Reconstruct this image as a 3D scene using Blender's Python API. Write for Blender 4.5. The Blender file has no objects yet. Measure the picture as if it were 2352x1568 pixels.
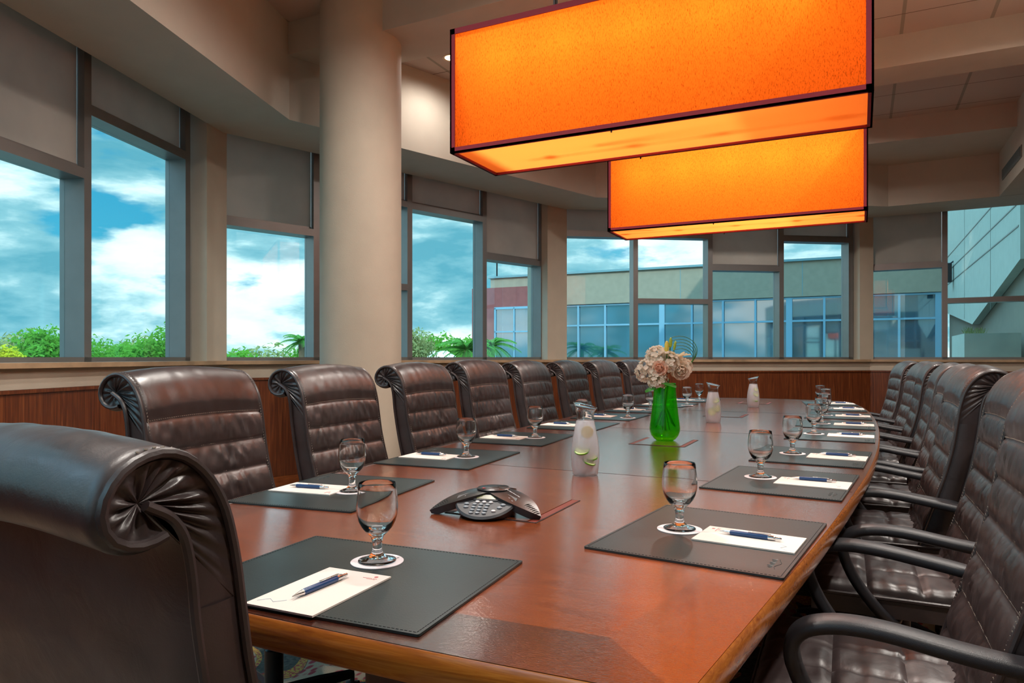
import bpy, bmesh, math, random
from math import sin, cos, pi, radians, atan2, hypot
from mathutils import Vector, Matrix, noise
random.seed(7)
SC = bpy.context.scene
COL = SC.collection

# ------------------------------------------------------------------ camera
F_PX, HOR, CAM_H, YAW = 1620.0, 820.0, 1.15, radians(26.3)
CS, SN = cos(YAW), sin(YAW)
cd = bpy.data.cameras.new('camera'); cam = bpy.data.objects.new('camera', cd); COL.objects.link(cam)
cam.location = (0, 0, CAM_H); cam.rotation_euler = (pi/2, 0, YAW)
cd.sensor_width = 36.0; cd.lens = F_PX/2352*36; cd.shift_y = (HOR-784)/2352; cd.clip_end = 2000; cd.clip_start = 0.02
SC.camera = cam
vs = SC.view_settings
vs.view_transform = 'Standard'; vs.look = 'None'; vs.gamma = 1; vs.use_curve_mapping = False; vs.exposure = 0.0

def along(u, depth):                       # point at a given depth in the survey of the place
    X = (u-1176)/F_PX*depth
    return X*CS-depth*SN, X*SN+depth*CS

# ------------------------------------------------------------------ materials
def nt(name):
    m = bpy.data.materials.new(name); m.use_nodes = True
    t = m.node_tree; t.nodes.clear()
    out = t.nodes.new('ShaderNodeOutputMaterial')
    return m, t, out
def N(t, kind, **kw):
    n = t.nodes.new(kind)
    for k, v in kw.items():
        if k in n.inputs.keys() if hasattr(n.inputs, 'keys') else False: n.inputs[k].default_value = v
        else: setattr(n, k, v)
    return n
def L(t, a, b): t.links.new(a, b)
def principled(t, out, col=(.5, .5, .5), rough=.5, metal=0, **kw):
    p = t.nodes.new('ShaderNodeBsdfPrincipled')
    p.inputs['Base Color'].default_value = (*col, 1); p.inputs['Roughness'].default_value = rough
    p.inputs['Metallic'].default_value = metal
    for k, v in kw.items(): p.inputs[k.replace('_', ' ')].default_value = v
    L(t, p.outputs[0], out.inputs[0]); return p
def coords(t, scale=(1, 1, 1), kind='Object', rot=(0, 0, 0)):
    tc = t.nodes.new('ShaderNodeTexCoord'); mp = t.nodes.new('ShaderNodeMapping')
    mp.inputs['Scale'].default_value = scale; mp.inputs['Rotation'].default_value = rot
    L(t, tc.outputs[kind], mp.inputs[0]); return mp.outputs[0]
def noisetex(t, vec, scale=5, detail=4, rough=.5, dist=0):
    n = t.nodes.new('ShaderNodeTexNoise'); n.inputs['Scale'].default_value = scale; n.inputs['Detail'].default_value = detail
    n.inputs['Roughness'].default_value = rough; n.inputs['Distortion'].default_value = dist
    L(t, vec, n.inputs['Vector']); return n.outputs['Fac']
def ramp(t, fac, stops):
    r = t.nodes.new('ShaderNodeValToRGB'); e = r.color_ramp.elements
    while len(e) < len(stops): e.new(.5)
    for el, (p, c) in zip(e, stops): el.position = p; el.color = (*c, 1) if len(c) == 3 else c
    L(t, fac, r.inputs[0]); return r.outputs[0]
def bump(t, p, h, strength=.3, dist=.01):
    b = t.nodes.new('ShaderNodeBump'); b.inputs['Strength'].default_value = strength; b.inputs['Distance'].default_value = dist
    L(t, h, b.inputs['Height']); L(t, b.outputs[0], p.inputs['Normal']); return b
def math_(t, op, a, b=None):
    m = t.nodes.new('ShaderNodeMath'); m.operation = op
    for i, x in enumerate((a, b)):
        if x is None: continue
        if isinstance(x, (int, float)): m.inputs[i].default_value = x
        else: L(t, x, m.inputs[i])
    return m.outputs[0]
def mixc(t, fac, a, b):
    m = t.nodes.new('ShaderNodeMix'); m.data_type = 'RGBA'
    for s, x in ((m.inputs[0], fac), (m.inputs[6], a), (m.inputs[7], b)):
        if isinstance(x, (int, float)): s.default_value = x
        elif isinstance(x, tuple): s.default_value = (*x, 1)
        else: L(t, x, s)
    return m.outputs[2]
M = {}
def plain(name, col, rough=.5, metal=0, bs=0, bscale=80, var=.0, **kw):
    m, t, out = nt(name); p = principled(t, out, col, rough, metal, **kw)
    v = coords(t)
    if var:
        c = ramp(t, noisetex(t, v, 6, 5), [(.3, tuple(x*(1-var) for x in col)), (.7, tuple(min(1, x*(1+var)) for x in col))])
        L(t, c, p.inputs['Base Color'])
    if bs: bump(t, p, noisetex(t, v, bscale, 3), bs, .004)
    M[name] = m; return m
plain('wall_paint', (.50, .43, .34), .75, bs=.25, bscale=220, var=.04)
plain('ceiling_paint', (.50, .45, .38), .8, bs=.2, bscale=200, var=.03)
plain('frame_metal', (.23, .22, .215), .36, .55, var=.05)
plain('chrome', (.75, .75, .76), .18, 1)
plain('black_plastic', (.022, .022, .026), .42, bs=.12, bscale=500)
plain('dark_metal', (.02, .02, .022), .35, .5)
plain('sill_stone', (.40, .27, .16), .45, var=.25, bs=.05)
plain('shade_trim', (.30, .014, .034), .65, bs=.2, bscale=600)
plain('paper', (.80, .70, .64), .8, var=.02)
plain('paper_mark', (.55, .12, .12), .8)
plain('paper_blue', (.55, .62, .68), .8)
plain('coaster', (.80, .72, .74), .85, var=.02)
plain('pen_blue', (.012, .05, .16), .32)
plain('slot_red', (.16, .02, .01), .5)
plain('gap_black', (.006, .005, .005), .6)
plain('thread', (.42, .36, .30), .7)
plain('thread_dark', (.012, .013, .014), .7)
plain('phone_body', (.012, .013, .015), .30, bs=.05, bscale=400)
plain('phone_panel', (.035, .037, .043), .5)
plain('key_grey', (.20, .23, .26), .45)
plain('key_white', (.62, .58, .58), .45)
plain('phone_screen', (.10, .10, .035), .2)
plain('print_red', (.6, .02, .02), .6)
plain('print_grey', (.25, .25, .26), .6)
plain('print_white', (.75, .75, .75), .6)
plain('lime_rind', (.10, .32, .015), .4)
plain('lime_flesh', (.62, .66, .28), .4)
plain('lemon_flesh', (.80, .64, .28), .4)
plain('leaf_green', (.03, .22, .03), .4, var=.3)
plain('stem_green', (.05, .16, .02), .45, var=.3)
plain('bud_green', (.36, .50, .05), .45, var=.35)
plain('bud_yellow', (.72, .62, .10), .45, var=.2)
plain('grass_blade', (.06, .20, .05), .4)
plain('embossed', (.03, .045, .047), .35)
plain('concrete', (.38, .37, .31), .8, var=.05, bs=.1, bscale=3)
plain('facade_tan', (.31, .255, .19), .85, var=.06)
plain('facade_red', (.25, .065, .062), .8, var=.10)
plain('facade_cap', (.16, .27, .30), .6)
plain('facade_mullion', (.20, .36, .47), .5)
plain('wing_shaded', (.19, .15, .11), .85, var=.06)  # wing wall tone with the shade put into the colour
plain('trunk', (.16, .11, .07), .9, var=.2)
plain('white_canvas', (.9, .9, .88), .8)
plain('asphalt', (.10, .11, .10), .9, var=.2)
plain('vent_metal', (.16, .15, .13), .5)
plain('light_trim', (.6, .5, .4), .5)

def mat_leather():
    m, t, out = nt('leather'); p = principled(t, out, (.05, .03, .026), .36)
    v = coords(t)
    c = ramp(t, noisetex(t, v, 9, 4), [(.3, (.028, .019, .019)), (.7, (.052, .035, .035))])
    L(t, c, p.inputs['Base Color'])
    vo = t.nodes.new('ShaderNodeTexVoronoi'); vo.inputs['Scale'].default_value = 420; L(t, v, vo.inputs['Vector'])
    cre = noisetex(t, v, 16, 4, .55, .8)
    h = math_(t, 'ADD', math_(t, 'MULTIPLY', vo.outputs['Distance'], .05), cre)
    bump(t, p, h, .16, .008)
    L(t, ramp(t, noisetex(t, v, 14, 4), [(.3, (.30,)*3), (.7, (.44,)*3)]), p.inputs['Roughness'])
    p.inputs['Specular IOR Level'].default_value = .8
    M['leather'] = m
mat_leather()
def mat_wood(name, c1, c2, c3, stretch, rough=.25, coat=.3, bs=.05, rot=(0, 0, 0), dist=2.0):
    m, t, out = nt(name); p = principled(t, out, c1, rough, Coat_Weight=coat)
    p.inputs['Coat Roughness'].default_value = .12
    v = coords(t, stretch, rot=rot)
    a = noisetex(t, v, 4, 7, .6, dist)
    L(t, ramp(t, a, [(.28, c1), (.52, c2), (.72, c3)]), p.inputs['Base Color'])
    b = noisetex(t, v, 30, 3)
    bump(t, p, b, bs, .002)
    M[name] = m; return m, t, p
mat_wood('panel_wood', (.060, .013, .004), (.135, .033, .009), (.235, .070, .020), (9, 9, .35), .38, .1)
mat_wood('base_wood', (.16, .04, .010), (.24, .062, .014), (.32, .09, .02), (1, 1, 8), .38, .1)
mat_wood('edge_wood', (.36, .085, .010), (.56, .165, .020), (.70, .24, .035), (1.2, 6, 22), .22, .4)
mat_wood('ped_wood', (.07, .016, .006), (.11, .028, .01), (.16, .045, .014), (6, 6, 1), .4, .1)
# table veneers: glossy lacquer over cherry, with a dark figured border
def mat_table(name, cols, scale, det, bs):
    m, t, out = nt(name)
    p = principled(t, out, cols[0], .24, Coat_Weight=1.0); p.inputs['Coat Roughness'].default_value = .07; p.inputs['Coat IOR'].default_value = 1.75
    v = coords(t, scale)
    a = noisetex(t, v, 5, det, .6, 1.5)
    L(t, ramp(t, a, [(.3, cols[0]), (.55, cols[1]), (.75, cols[2])]), p.inputs['Base Color'])
    g = noisetex(t, coords(t, (14, 90, 14)), 6, 3, .6)
    b = bump(t, p, g, bs, .0016); L(t, b.outputs[0], p.inputs['Coat Normal'])
    p.inputs['Specular IOR Level'].default_value = .6
    M[name] = m
mat_table('veneer', [(.16, .032, .008), (.23, .048, .011), (.30, .070, .016)], (1.5, 9, 1), 5, .16)
mat_table('veneer_cross', [(.13, .026, .007), (.19, .040, .010), (.25, .060, .015)], (9, 1.5, 1), 5, .16)
mat_table('band_side', [(.10, .020, .006), (.17, .036, .009), (.24, .055, .014)], (10, 10, 10), 8, .2)
mat_table('burl', [(.025, .005, .002), (.055, .011, .004), (.10, .022, .007)], (14, 14, 14), 8, .2)

def mat_shade():
    # pleated linen lamp shade: light from the bulbs inside comes through the cloth
    m, t, out = nt('shade_cloth')
    v = coords(t, (60, 60, 14))
    n1 = noisetex(t, v, 6, 4, .7)
    col = ramp(t, n1, [(.33, (.38, .065, .005)), (.47, (.93, .225, .018)), (.8, (.98, .255, .022))])
    d = t.nodes.new('ShaderNodeBsdfDiffuse'); L(t, col, d.inputs[0])
    tr = t.nodes.new('ShaderNodeBsdfTranslucent'); L(t, col, tr.inputs[0])
    mx = t.nodes.new('ShaderNodeMixShader'); mx.inputs[0].default_value = .62
    L(t, d.outputs[0], mx.inputs[1]); L(t, tr.outputs[0], mx.inputs[2]); L(t, mx.outputs[0], out.inputs[0])
    M['shade_cloth'] = m
    m, t, out = nt('shade_diffuser')
    d = t.nodes.new('ShaderNodeBsdfDiffuse'); d.inputs[0].default_value = (.90, .40, .14, 1)
    tr = t.nodes.new('ShaderNodeBsdfTranslucent'); tr.inputs[0].default_value = (.9, .34, .06, 1)
    mx = t.nodes.new('ShaderNodeMixShader'); mx.inputs[0].default_value = .6
    L(t, d.outputs[0], mx.inputs[1]); L(t, tr.outputs[0], mx.inputs[2]); L(t, mx.outputs[0], out.inputs[0])
    M['shade_diffuser'] = m
mat_shade()
def mat_translucent(name, col, tcol, fac, rough=.6):
    m, t, out = nt(name)
    d = t.nodes.new('ShaderNodeBsdfDiffuse'); L(t, ramp(t, noisetex(t, coords(t), 3, 4), [(.3, tuple(c*.75 for c in col)), (.7, col)]), d.inputs[0])
    tr = t.nodes.new('ShaderNodeBsdfTranslucent'); tr.inputs[0].default_value = (*tcol, 1)
    mx = t.nodes.new('ShaderNodeMixShader'); mx.inputs[0].default_value = fac
    L(t, d.outputs[0], mx.inputs[1]); L(t, tr.outputs[0], mx.inputs[2]); L(t, mx.outputs[0], out.inputs[0])
    M[name] = m
mat_translucent('blind_cloth', (.58, .52, .46), (.55, .50, .45), .34)
mat_translucent('foliage', (.10, .26, .035), (.22, .48, .05), .35)
mat_translucent('foliage_dry', (.26, .28, .12), (.38, .38, .12), .3)
mat_translucent('foliage_yellow', (.55, .50, .03), (.6, .55, .05), .35)
mat_translucent('foliage_palm', (.09, .24, .05), (.2, .45, .08), .35)
def schlick(t, base=.04, normal=None):      # reflectance of a clear sheet, the same from both faces
    lw = t.nodes.new('ShaderNodeLayerWeight'); lw.inputs['Blend'].default_value = .5
    if normal is not None: L(t, normal, lw.inputs['Normal'])
    return math_(t, 'ADD', math_(t, 'MULTIPLY', math_(t, 'POWER', lw.outputs['Facing'], 5), 1-base), base)
mat_translucent('lily_petal', (.93, .84, .60), (.95, .88, .55), .3)
mat_translucent('rose_petal', (.96, .87, .76), (1, .86, .70), .35)
mat_translucent('blush_petal', (.97, .74, .60), (1, .62, .45), .35)
mat_translucent('hydrangea_petal', (.95, .91, .82), (1, .95, .82), .35)
def mat_pane():
    m, t, out = nt('window_pane')
    tr = t.nodes.new('ShaderNodeBsdfTransparent'); tr.inputs[0].default_value = (.86, .975, .98, 1)
    g = t.nodes.new('ShaderNodeBsdfGlossy'); g.inputs['Roughness'].default_value = .01; g.inputs[0].default_value = (.9, 1, 1, 1)
    mx = t.nodes.new('ShaderNodeMixShader'); L(t, schlick(t), mx.inputs[0])
    L(t, tr.outputs[0], mx.inputs[1]); L(t, g.outputs[0], mx.inputs[2]); L(t, mx.outputs[0], out.inputs[0])
    M['window_pane'] = m
    m, t, out = nt('curtain_glass')
    p = principled(t, out, (.015, .07, .11), .04)
    p.inputs['Specular IOR Level'].default_value = 1.0; p.inputs['IOR'].default_value = 2.3
    v = coords(t); L(t, ramp(t, noisetex(t, v, .6, 2), [(.4, (.01, .06, .09)), (.6, (.02, .11, .17))]), p.inputs['Base Color'])
    M['curtain_glass'] = m
mat_pane()
def mat_glass(name, col, rough=0, ior=1.48):
    m, t, out = nt(name); g = t.nodes.new('ShaderNodeBsdfGlass'); g.inputs[0].default_value = (*col, 1)
    g.inputs['Roughness'].default_value = rough; g.inputs['IOR'].default_value = ior
    L(t, g.outputs[0], out.inputs[0]); M[name] = m
mat_glass('clear_glass', (.97, .985, .985))
def mat_mixglass():
    # thin-walled green glass with seeds, and the beaded frost of iced water on the carafes
    m, t, out = nt('green_glass')
    tr = t.nodes.new('ShaderNodeBsdfTransparent'); 
    v = coords(t); sp = noisetex(t, v, 160, 2, .5)
    L(t, ramp(t, noisetex(t, v, 7, 3), [(.3, (.22, .80, .03)), (.7, (.55, .92, .03))]), tr.inputs[0])
    g = t.nodes.new('ShaderNodeBsdfGlossy'); g.inputs['Roughness'].default_value = .04; g.inputs[0].default_value = (.75, 1, .7, 1)
    tl = t.nodes.new('ShaderNodeBsdfTranslucent'); tl.inputs[0].default_value = (.16, .95, .03, 1)
    mx = t.nodes.new('ShaderNodeMixShader'); mx.inputs[0].default_value = .22
    L(t, tr.outputs[0], mx.inputs[1]); L(t, tl.outputs[0], mx.inputs[2])
    m2 = t.nodes.new('ShaderNodeMixShader')
    L(t, mx.outputs[0], m2.inputs[1]); L(t, g.outputs[0], m2.inputs[2])
    b = t.nodes.new('ShaderNodeBump'); b.inputs['Strength'].default_value = .25; b.inputs['Distance'].default_value = .003
    L(t, sp, b.inputs['Height']); L(t, b.outputs[0], g.inputs['Normal']); L(t, schlick(t, .05, b.outputs[0]), m2.inputs[0])
    L(t, m2.outputs[0], out.inputs[0]); M['green_glass'] = m
    m, t, out = nt('frosted_glass')
    tr = t.nodes.new('ShaderNodeBsdfTransparent'); tr.inputs[0].default_value = (.95, .97, .98, 1)
    d = t.nodes.new('ShaderNodeBsdfDiffuse'); d.inputs[0].default_value = (.86, .85, .90, 1)
    tl = t.nodes.new('ShaderNodeBsdfTranslucent'); tl.inputs[0].default_value = (.93, .94, .96, 1)
    a = t.nodes.new('ShaderNodeMixShader'); a.inputs[0].default_value = .62; L(t, d.outputs[0], a.inputs[1]); L(t, tl.outputs[0], a.inputs[2])
    b = t.nodes.new('ShaderNodeMixShader'); b.inputs[0].default_value = .30; L(t, tr.outputs[0], b.inputs[1]); L(t, a.outputs[0], b.inputs[2])
    g = t.nodes.new('ShaderNodeBsdfGlossy'); g.inputs['Roughness'].default_value = .15
    c = t.nodes.new('ShaderNodeMixShader'); L(t, schlick(t), c.inputs[0]); L(t, b.outputs[0], c.inputs[1]); L(t, g.outputs[0], c.inputs[2])
    L(t, c.outputs[0], out.inputs[0]); M['frosted_glass'] = m
mat_mixglass()
def mat_pad():
    m, t, out = nt('pad_leather'); p = principled(t, out, (.022, .031, .032), .33)
    v = coords(t); L(t, ramp(t, noisetex(t, v, 5, 4), [(.3, (.010, .019, .020)), (.7, (.018, .031, .032))]), p.inputs['Base Color'])
    bump(t, p, noisetex(t, v, 330, 2), .18, .001); p.inputs['Specular IOR Level'].default_value = .6
    M['pad_leather'] = m
mat_pad()
def mat_ceiling():
    m, t, out = nt('ceiling_tile'); p = principled(t, out, (.47, .38, .33), .85)
    tc = t.nodes.new('ShaderNodeTexCoord'); s = t.nodes.new('ShaderNodeSeparateXYZ'); L(t, tc.outputs['Object'], s.inputs[0])
    def line(o, off, w):
        a = math_(t, 'FRACT', math_(t, 'DIVIDE', math_(t, 'ADD', o, 100*.61-off), .61))
        return math_(t, 'LESS_THAN', a, w/.61)
    lx = line(s.outputs[0], .28, .026); ly = line(s.outputs[1], 7.93, .010)
    f = math_(t, 'MAXIMUM', lx, ly)
    c1 = mixc(t, lx, (.49, .40, .35), (.30, .27, .22)); c2 = mixc(t, ly, c1, (.16, .11, .08))
    L(t, c2, p.inputs['Base Color'])
    bump(t, p, math_(t, 'SUBTRACT', noisetex(t, tc.outputs['Object'], 120, 3), f), .3, .004)
    M['ceiling_tile'] = m
mat_ceiling()
def mat_carpet():
    m, t, out = nt('carpet'); p = principled(t, out, (.1, .1, .1), .95)
    v = coords(t)
    big = noisetex(t, v, 1.3, 2, .5, 1.2)
    dots = t.nodes.new('ShaderNodeTexVoronoi'); dots.inputs['Scale'].default_value = 34; L(t, coords(t, (1, .45, 1)), dots.inputs['Vector'])
    pat = ramp(t, dots.outputs['Distance'], [(.30, (.24, .02, .03)), (.42, (.30, .22, .15))])
    dark = ramp(t, noisetex(t, v, 60, 4), [(.35, (.018, .022, .020)), (.7, (.075, .075, .06))])
    band = ramp(t, noisetex(t, v, 90, 3), [(.42, (.28, .03, .04)), (.55, (.40, .25, .04))])
    c = mixc(t, math_(t, 'GREATER_THAN', big, .50), dark, pat)
    bm = math_(t, 'LESS_THAN', math_(t, 'ABSOLUTE', math_(t, 'SUBTRACT', big, .48)), .018)
    L(t, mixc(t, bm, c, band), p.inputs['Base Color'])
    bump(t, p, noisetex(t, v, 300, 2), .5, .004)
    M['carpet'] = m
mat_carpet()
def mat_emit(name, col, s):
    m, t, out = nt(name); e = t.nodes.new('ShaderNodeEmission'); e.inputs[0].default_value = (*col, 1); e.inputs[1].default_value = s
    L(t, e.outputs[0], out.inputs[0]); M[name] = m
mat_emit('lamp_glow', (1, .62, .28), 9)
mat_emit('bulb_glow', (1, .62, .25), 5)

# ------------------------------------------------------------------ mesh helpers
class MB:
    def __init__(s): s.v = []; s.f = []; s.m = []
    def add(s, vs_, fs, mi=0):
        o = len(s.v); s.v += [tuple(p) for p in vs_]
        for f in fs: s.f.append(tuple(i+o for i in f)); s.m.append(mi)
        return s
    def box(s, c, d, rz=0, mi=0, mtx=None):
        x, y, z = (a/2 for a in d); P = []
        for k in (-z, z):
            for a, b in ((-x, -y), (x, -y), (x, y), (-x, y)): P.append(Vector((a, b, k)))
        if mtx is not None: P = [mtx @ p for p in P]
        else:
            R = Matrix.Rotation(rz, 3, 'Z'); P = [R @ p for p in P]
        P = [p+Vector(c) for p in P]
        return s.add(P, [(3, 2, 1, 0), (4, 5, 6, 7), (0, 1, 5, 4), (1, 2, 6, 5), (2, 3, 7, 6), (3, 0, 4, 7)], mi)
    def prism(s, poly, z0, z1, mi=0, top=None):
        n = len(poly); V_ = [(x, y, z0) for x, y in poly]+[(x, y, z1) for x, y in poly]
        s.add(V_, [tuple(range(n-1, -1, -1)), tuple(range(n, 2*n))], mi if top is None else top)
        o = len(s.v)-2*n
        for i in range(n):
            j = (i+1) % n; s.f.append((o+i, o+j, o+n+j, o+n+i)); s.m.append(mi)
        return s
    def lathe(s, prof, n=32, c=(0, 0, 0), mi=0, closed=False):
        V_ = []; F_ = []; k = len(prof)
        for i in range(n):
            a = 2*pi*i/n
            for r, z in prof: V_.append((c[0]+r*cos(a), c[1]+r*sin(a), c[2]+z))
        rng = k if closed else k-1
        for i in range(n):
            j = (i+1) % n
            for q in range(rng):
                q2 = (q+1) % k
                F_.append((i*k+q, j*k+q, j*k+q2, i*k+q2))
        if not closed:
            if prof[0][0] > 1e-6: F_.append(tuple(i*k for i in range(n-1, -1, -1)))
            if prof[-1][0] > 1e-6: F_.append(tuple(i*k+k-1 for i in range(n)))
        return s.add(V_, F_, mi)
    def tube(s, path, r, n=8, mi=0, cap=True, flat=1.0, up=None):
        P = [Vector(p) for p in path]; V_ = []; F_ = []; prev = None
        for i, p in enumerate(P):
            d = (P[min(i+1, len(P)-1)]-P[max(i-1, 0)]).normalized()
            if up is not None: a = Vector(up)
            elif prev is None: a = Vector((0, 0, 1)) if abs(d.z) < .9 else Vector((1, 0, 0))
            else: a = prev
            x = (a - d*a.dot(d)).normalized(); prev = x; y = d.cross(x)
            rr = r[i] if isinstance(r, (list, tuple)) else r
            for q in range(n):
                t_ = 2*pi*q/n; V_.append(p + x*cos(t_)*rr + y*sin(t_)*rr*flat)
        for i in range(len(P)-1):
            for q in range(n): F_.append((i*n+q, i*n+(q+1) % n, (i+1)*n+(q+1) % n, (i+1)*n+q))
        if cap: F_.append(tuple(range(n-1, -1, -1))); F_.append(tuple((len(P)-1)*n+q for q in range(n)))
        return s.add(V_, F_, mi)
    def grid(s, fn, nu, nv, mi=0):
        V_ = [fn(i/nu, j/nv) for i in range(nu+1) for j in range(nv+1)]
        F_ = [(i*(nv+1)+j, (i+1)*(nv+1)+j, (i+1)*(nv+1)+j+1, i*(nv+1)+j+1) for i in range(nu) for j in range(nv)]
        return s.add(V_, F_, mi)
    def build(s, name, mat, parent=None, smooth=True, ang=38, bevel=0, fix=True):
        me = bpy.data.meshes.new(name); me.from_pydata(s.v, [], s.f)
        mats = mat if isinstance(mat, (list, tuple)) else [mat]
        for k in mats: me.materials.append(M[k] if isinstance(k, str) else k)
        for i, p in enumerate(me.polygons): p.material_index = s.m[i]
        if fix:
            bm = bmesh.new(); bm.from_mesh(me); bmesh.ops.remove_doubles(bm, verts=bm.verts, dist=1e-5)
            bmesh.ops.recalc_face_normals(bm, faces=bm.faces); bm.to_mesh(me); bm.free()
        if smooth:
            for p in me.polygons: p.use_smooth = True
            me.set_sharp_from_angle(angle=radians(ang))
        o = bpy.data.objects.new(name, me); COL.objects.link(o)
        if parent: o.parent = parent
        if bevel:
            b = o.modifiers.new('bevel', 'BEVEL'); b.width = bevel; b.segments = 2; b.limit_method = 'ANGLE'; b.angle_limit = radians(40)
        return o
def tag(o, label=None, cat=None, group=None, kind=None):
    if label: o['label'] = label
    if cat: o['category'] = cat
    if group: o['group'] = group
    if kind: o['kind'] = kind
    return o
def thing(name, label, cat, loc=(0, 0, 0), rz=0, group=None):
    o = bpy.data.objects.new(name, None); COL.objects.link(o); o.location = loc; o.rotation_euler = (0, 0, rz)
    o.empty_display_size = .05
    return tag(o, label, cat, group)
def copy_tree(o, parent=None):
    c = o.copy(); COL.objects.link(c); c.parent = parent
    for ch in list(o.children): copy_tree(ch, c)
    return c
def lift(ch, dz):                      # a gas lift set higher or lower: the foot stays on the carpet
    for c in ch.children:
        if not c.name.startswith(('star_base', 'caster', 'gas_lift')): c.location.z = dz
def place(proto, first, loc, rz, label):
    o = proto if first else copy_tree(proto)
    o.location = loc; o.rotation_euler = (0, 0, rz); o['label'] = label
    return o
def arc(c, r, a0, a1, n): return [(c[0]+r*cos(a0+(a1-a0)*i/n), c[1]+r*sin(a0+(a1-a0)*i/n)) for i in range(n+1)]
def crom(P, n=8):
    P = [Vector(p) for p in P]; Q = [P[0]*2-P[1]]+P+[P[-1]*2-P[-2]]; out = []
    for i in range(1, len(Q)-2):
        for k in range(n):
            t_ = k/n; a, b, c, d = Q[i-1:i+3]
            out.append(.5*((2*b)+(c-a)*t_+(2*a-5*b+4*c-d)*t_*t_+(3*b-a-3*c+d)*t_**3))
    out.append(P[-1]); return out

# ------------------------------------------------------------------ room shell
T_H = .74                                         # table height
def dirv(a): return Vector((cos(radians(a)), sin(radians(a))))
ANG = [145.4, 108.7, 71.0, 34.0, -2.4, -39, -75.6, -112.2, -148.8]
C1, C2, C3 = Vector((-4.71, 4.16)), Vector((-3.32, 8.19)), Vector((.11, 10.5))
C0 = C1-dirv(108.7)*4.2; Cm = C0-dirv(145.4)*4.2
CORN = [Cm, C0, C1, C2, C3]
for a in ANG[4:]: CORN.append(CORN[-1]+dirv(a)*4.2)
# CORN[i]->CORN[i+1] is facet i ; the last one closes back to CORN[0]
NF = len(CORN)
def facet(i):
    a, b = CORN[i], CORN[(i+1) % NF]; d = (b-a).normalized(); n = Vector((-d.y, d.x)); return a, b, d, n, (b-a).length
def offset_poly(off):
    out = []
    for i in range(NF):
        a0, b0, d0, n0, l0 = facet((i-1) % NF); a1, b1, d1, n1, l1 = facet(i)
        p = a0+n0*off; q = a1+n1*off
        det = d0.x*(-d1.y)+d1.x*d0.y
        w = q-p; t_ = (w.x*(-d1.y)+d1.x*w.y)/det
        out.append(p+d0*t_)
    return out
IN68, OUT3 = offset_poly(-.68), offset_poly(.32)
P2 = lambda P: [(p.x, p.y) for p in P]
SIDES = ['near_left', 'left', 'far_left', 'far', 'far_right', 'right', 'near_right', 'rear_right', 'rear', 'rear_left']
def fbox(mb, i, s0, s1, o0, o1, z0, z1, mi=0):    # a box set along facet i
    a, b, d, n, l = facet(i)
    P = [a+d*s0+n*o0, a+d*s1+n*o0, a+d*s1+n*o1, a+d*s0+n*o1]
    mb.prism([(p.x, p.y) for p in P][::-1], z0, z1, mi)
def fl(name, kindtag='structure'): pass
MB().prism(P2(OUT3)[::-1], -.12, 0).build('floor', 'carpet', smooth=False)['kind'] = 'structure'
cmb = MB(); cmb.prism(P2(OUT3)[::-1], 3.75, 3.95); cmb.build('ceiling', 'ceiling_tile', smooth=False)['kind'] = 'structure'
WIN = {0, 1, 2, 3, 4}
PIER = 3.955
for i in range(NF):
    a, b, d, n, l = facet(i)
    mb = MB()
    if i in WIN:
        fbox(mb, i, -.02, l+.02, 0, .3, 0, 1.09)
        fbox(mb, i, (l-.245) if i == 1 else min(PIER, l-.15) if i != 3 else 3.99, l+.05, 0, .34, 1.09, 3.75)  # pier
        fbox(mb, i, 0, l-.02, .09, .32, 3.16, 3.75)
    else:
        fbox(mb, i, 0, l, 0, .3, 0, 3.75)
    w = mb.build('wall_'+SIDES[i], 'wall_paint', smooth=False); w['kind'] = 'structure'
    pm = MB(); fbox(pm, i, .0, l, -.022, 0, .115, .975)
    fbox(pm, i, .0, l, -.034, 0, .955, .975)
    q = pm.build('wainscot_panel', 'panel_wood', w, smooth=False)
    pm = MB(); fbox(pm, i, 0, l, -.03, 0, 0, .113); b_ = pm.build('baseboard_'+SIDES[i], 'base_wood', smooth=False); b_['kind'] = 'structure'
    if i in WIN:
        pm = MB(); fbox(pm, i, -.02, l+.02, -.05, .30, 1.09, 1.12)
        s_ = pm.build('trim_sill_'+SIDES[i], 'sill_stone', smooth=False); s_['kind'] = 'structure'
# soffit ring with its fascia
ring = MB(); A_ = P2(offset_poly(0)); B_ = P2(IN68); n_ = NF
V_ = [(x, y, 3.0) for x, y in A_]+[(x, y, 3.0) for x, y in B_]+[(x, y, 3.75) for x, y in B_]+[(x, y, 3.75) for x, y in A_]
Fa = []
for i in range(n_):
    j = (i+1) % n_
    Fa += [(i, j, n_+j, n_+i), (n_+i, n_+j, 2*n_+j, 2*n_+i), (2*n_+i, 2*n_+j, 3*n_+j, 3*n_+i), (3*n_+i, 3*n_+j, j, i)]
ring.add(V_, Fa).build('trim_soffit', 'ceiling_paint', smooth=False)['kind'] = 'structure'
def struct(name, mb, mat, **k):
    o = mb.build(name, mat, smooth=False, **k); o['kind'] = 'structure'; return o
struct('trim_bulkhead', MB().prism([(1.43, -2.6), (5.2, -2.6), (6.9, 2), (6.7, 6.4), (3.6, 9.62), (1.43, 9.75)], 2.999, 3.75), 'ceiling_paint')
struct('trim_beam_1', MB().prism([(-4.2, 4.14), (1.43, 4.14), (1.43, 4.66), (-4.4, 4.66)], 3.5, 3.75), 'ceiling_paint')
struct('trim_beam_2', MB().prism([(-3.5, 6.48), (1.43, 6.48), (1.43, 6.89), (-3.5, 6.89)], 3.5, 3.75), 'ceiling_paint')
struct('trim_beam_3', MB().prism([(-2.3, 8.72), (1.43, 8.72), (1.43, 9.9), (-.9, 9.7)], 3.5, 3.75), 'ceiling_paint')
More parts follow.
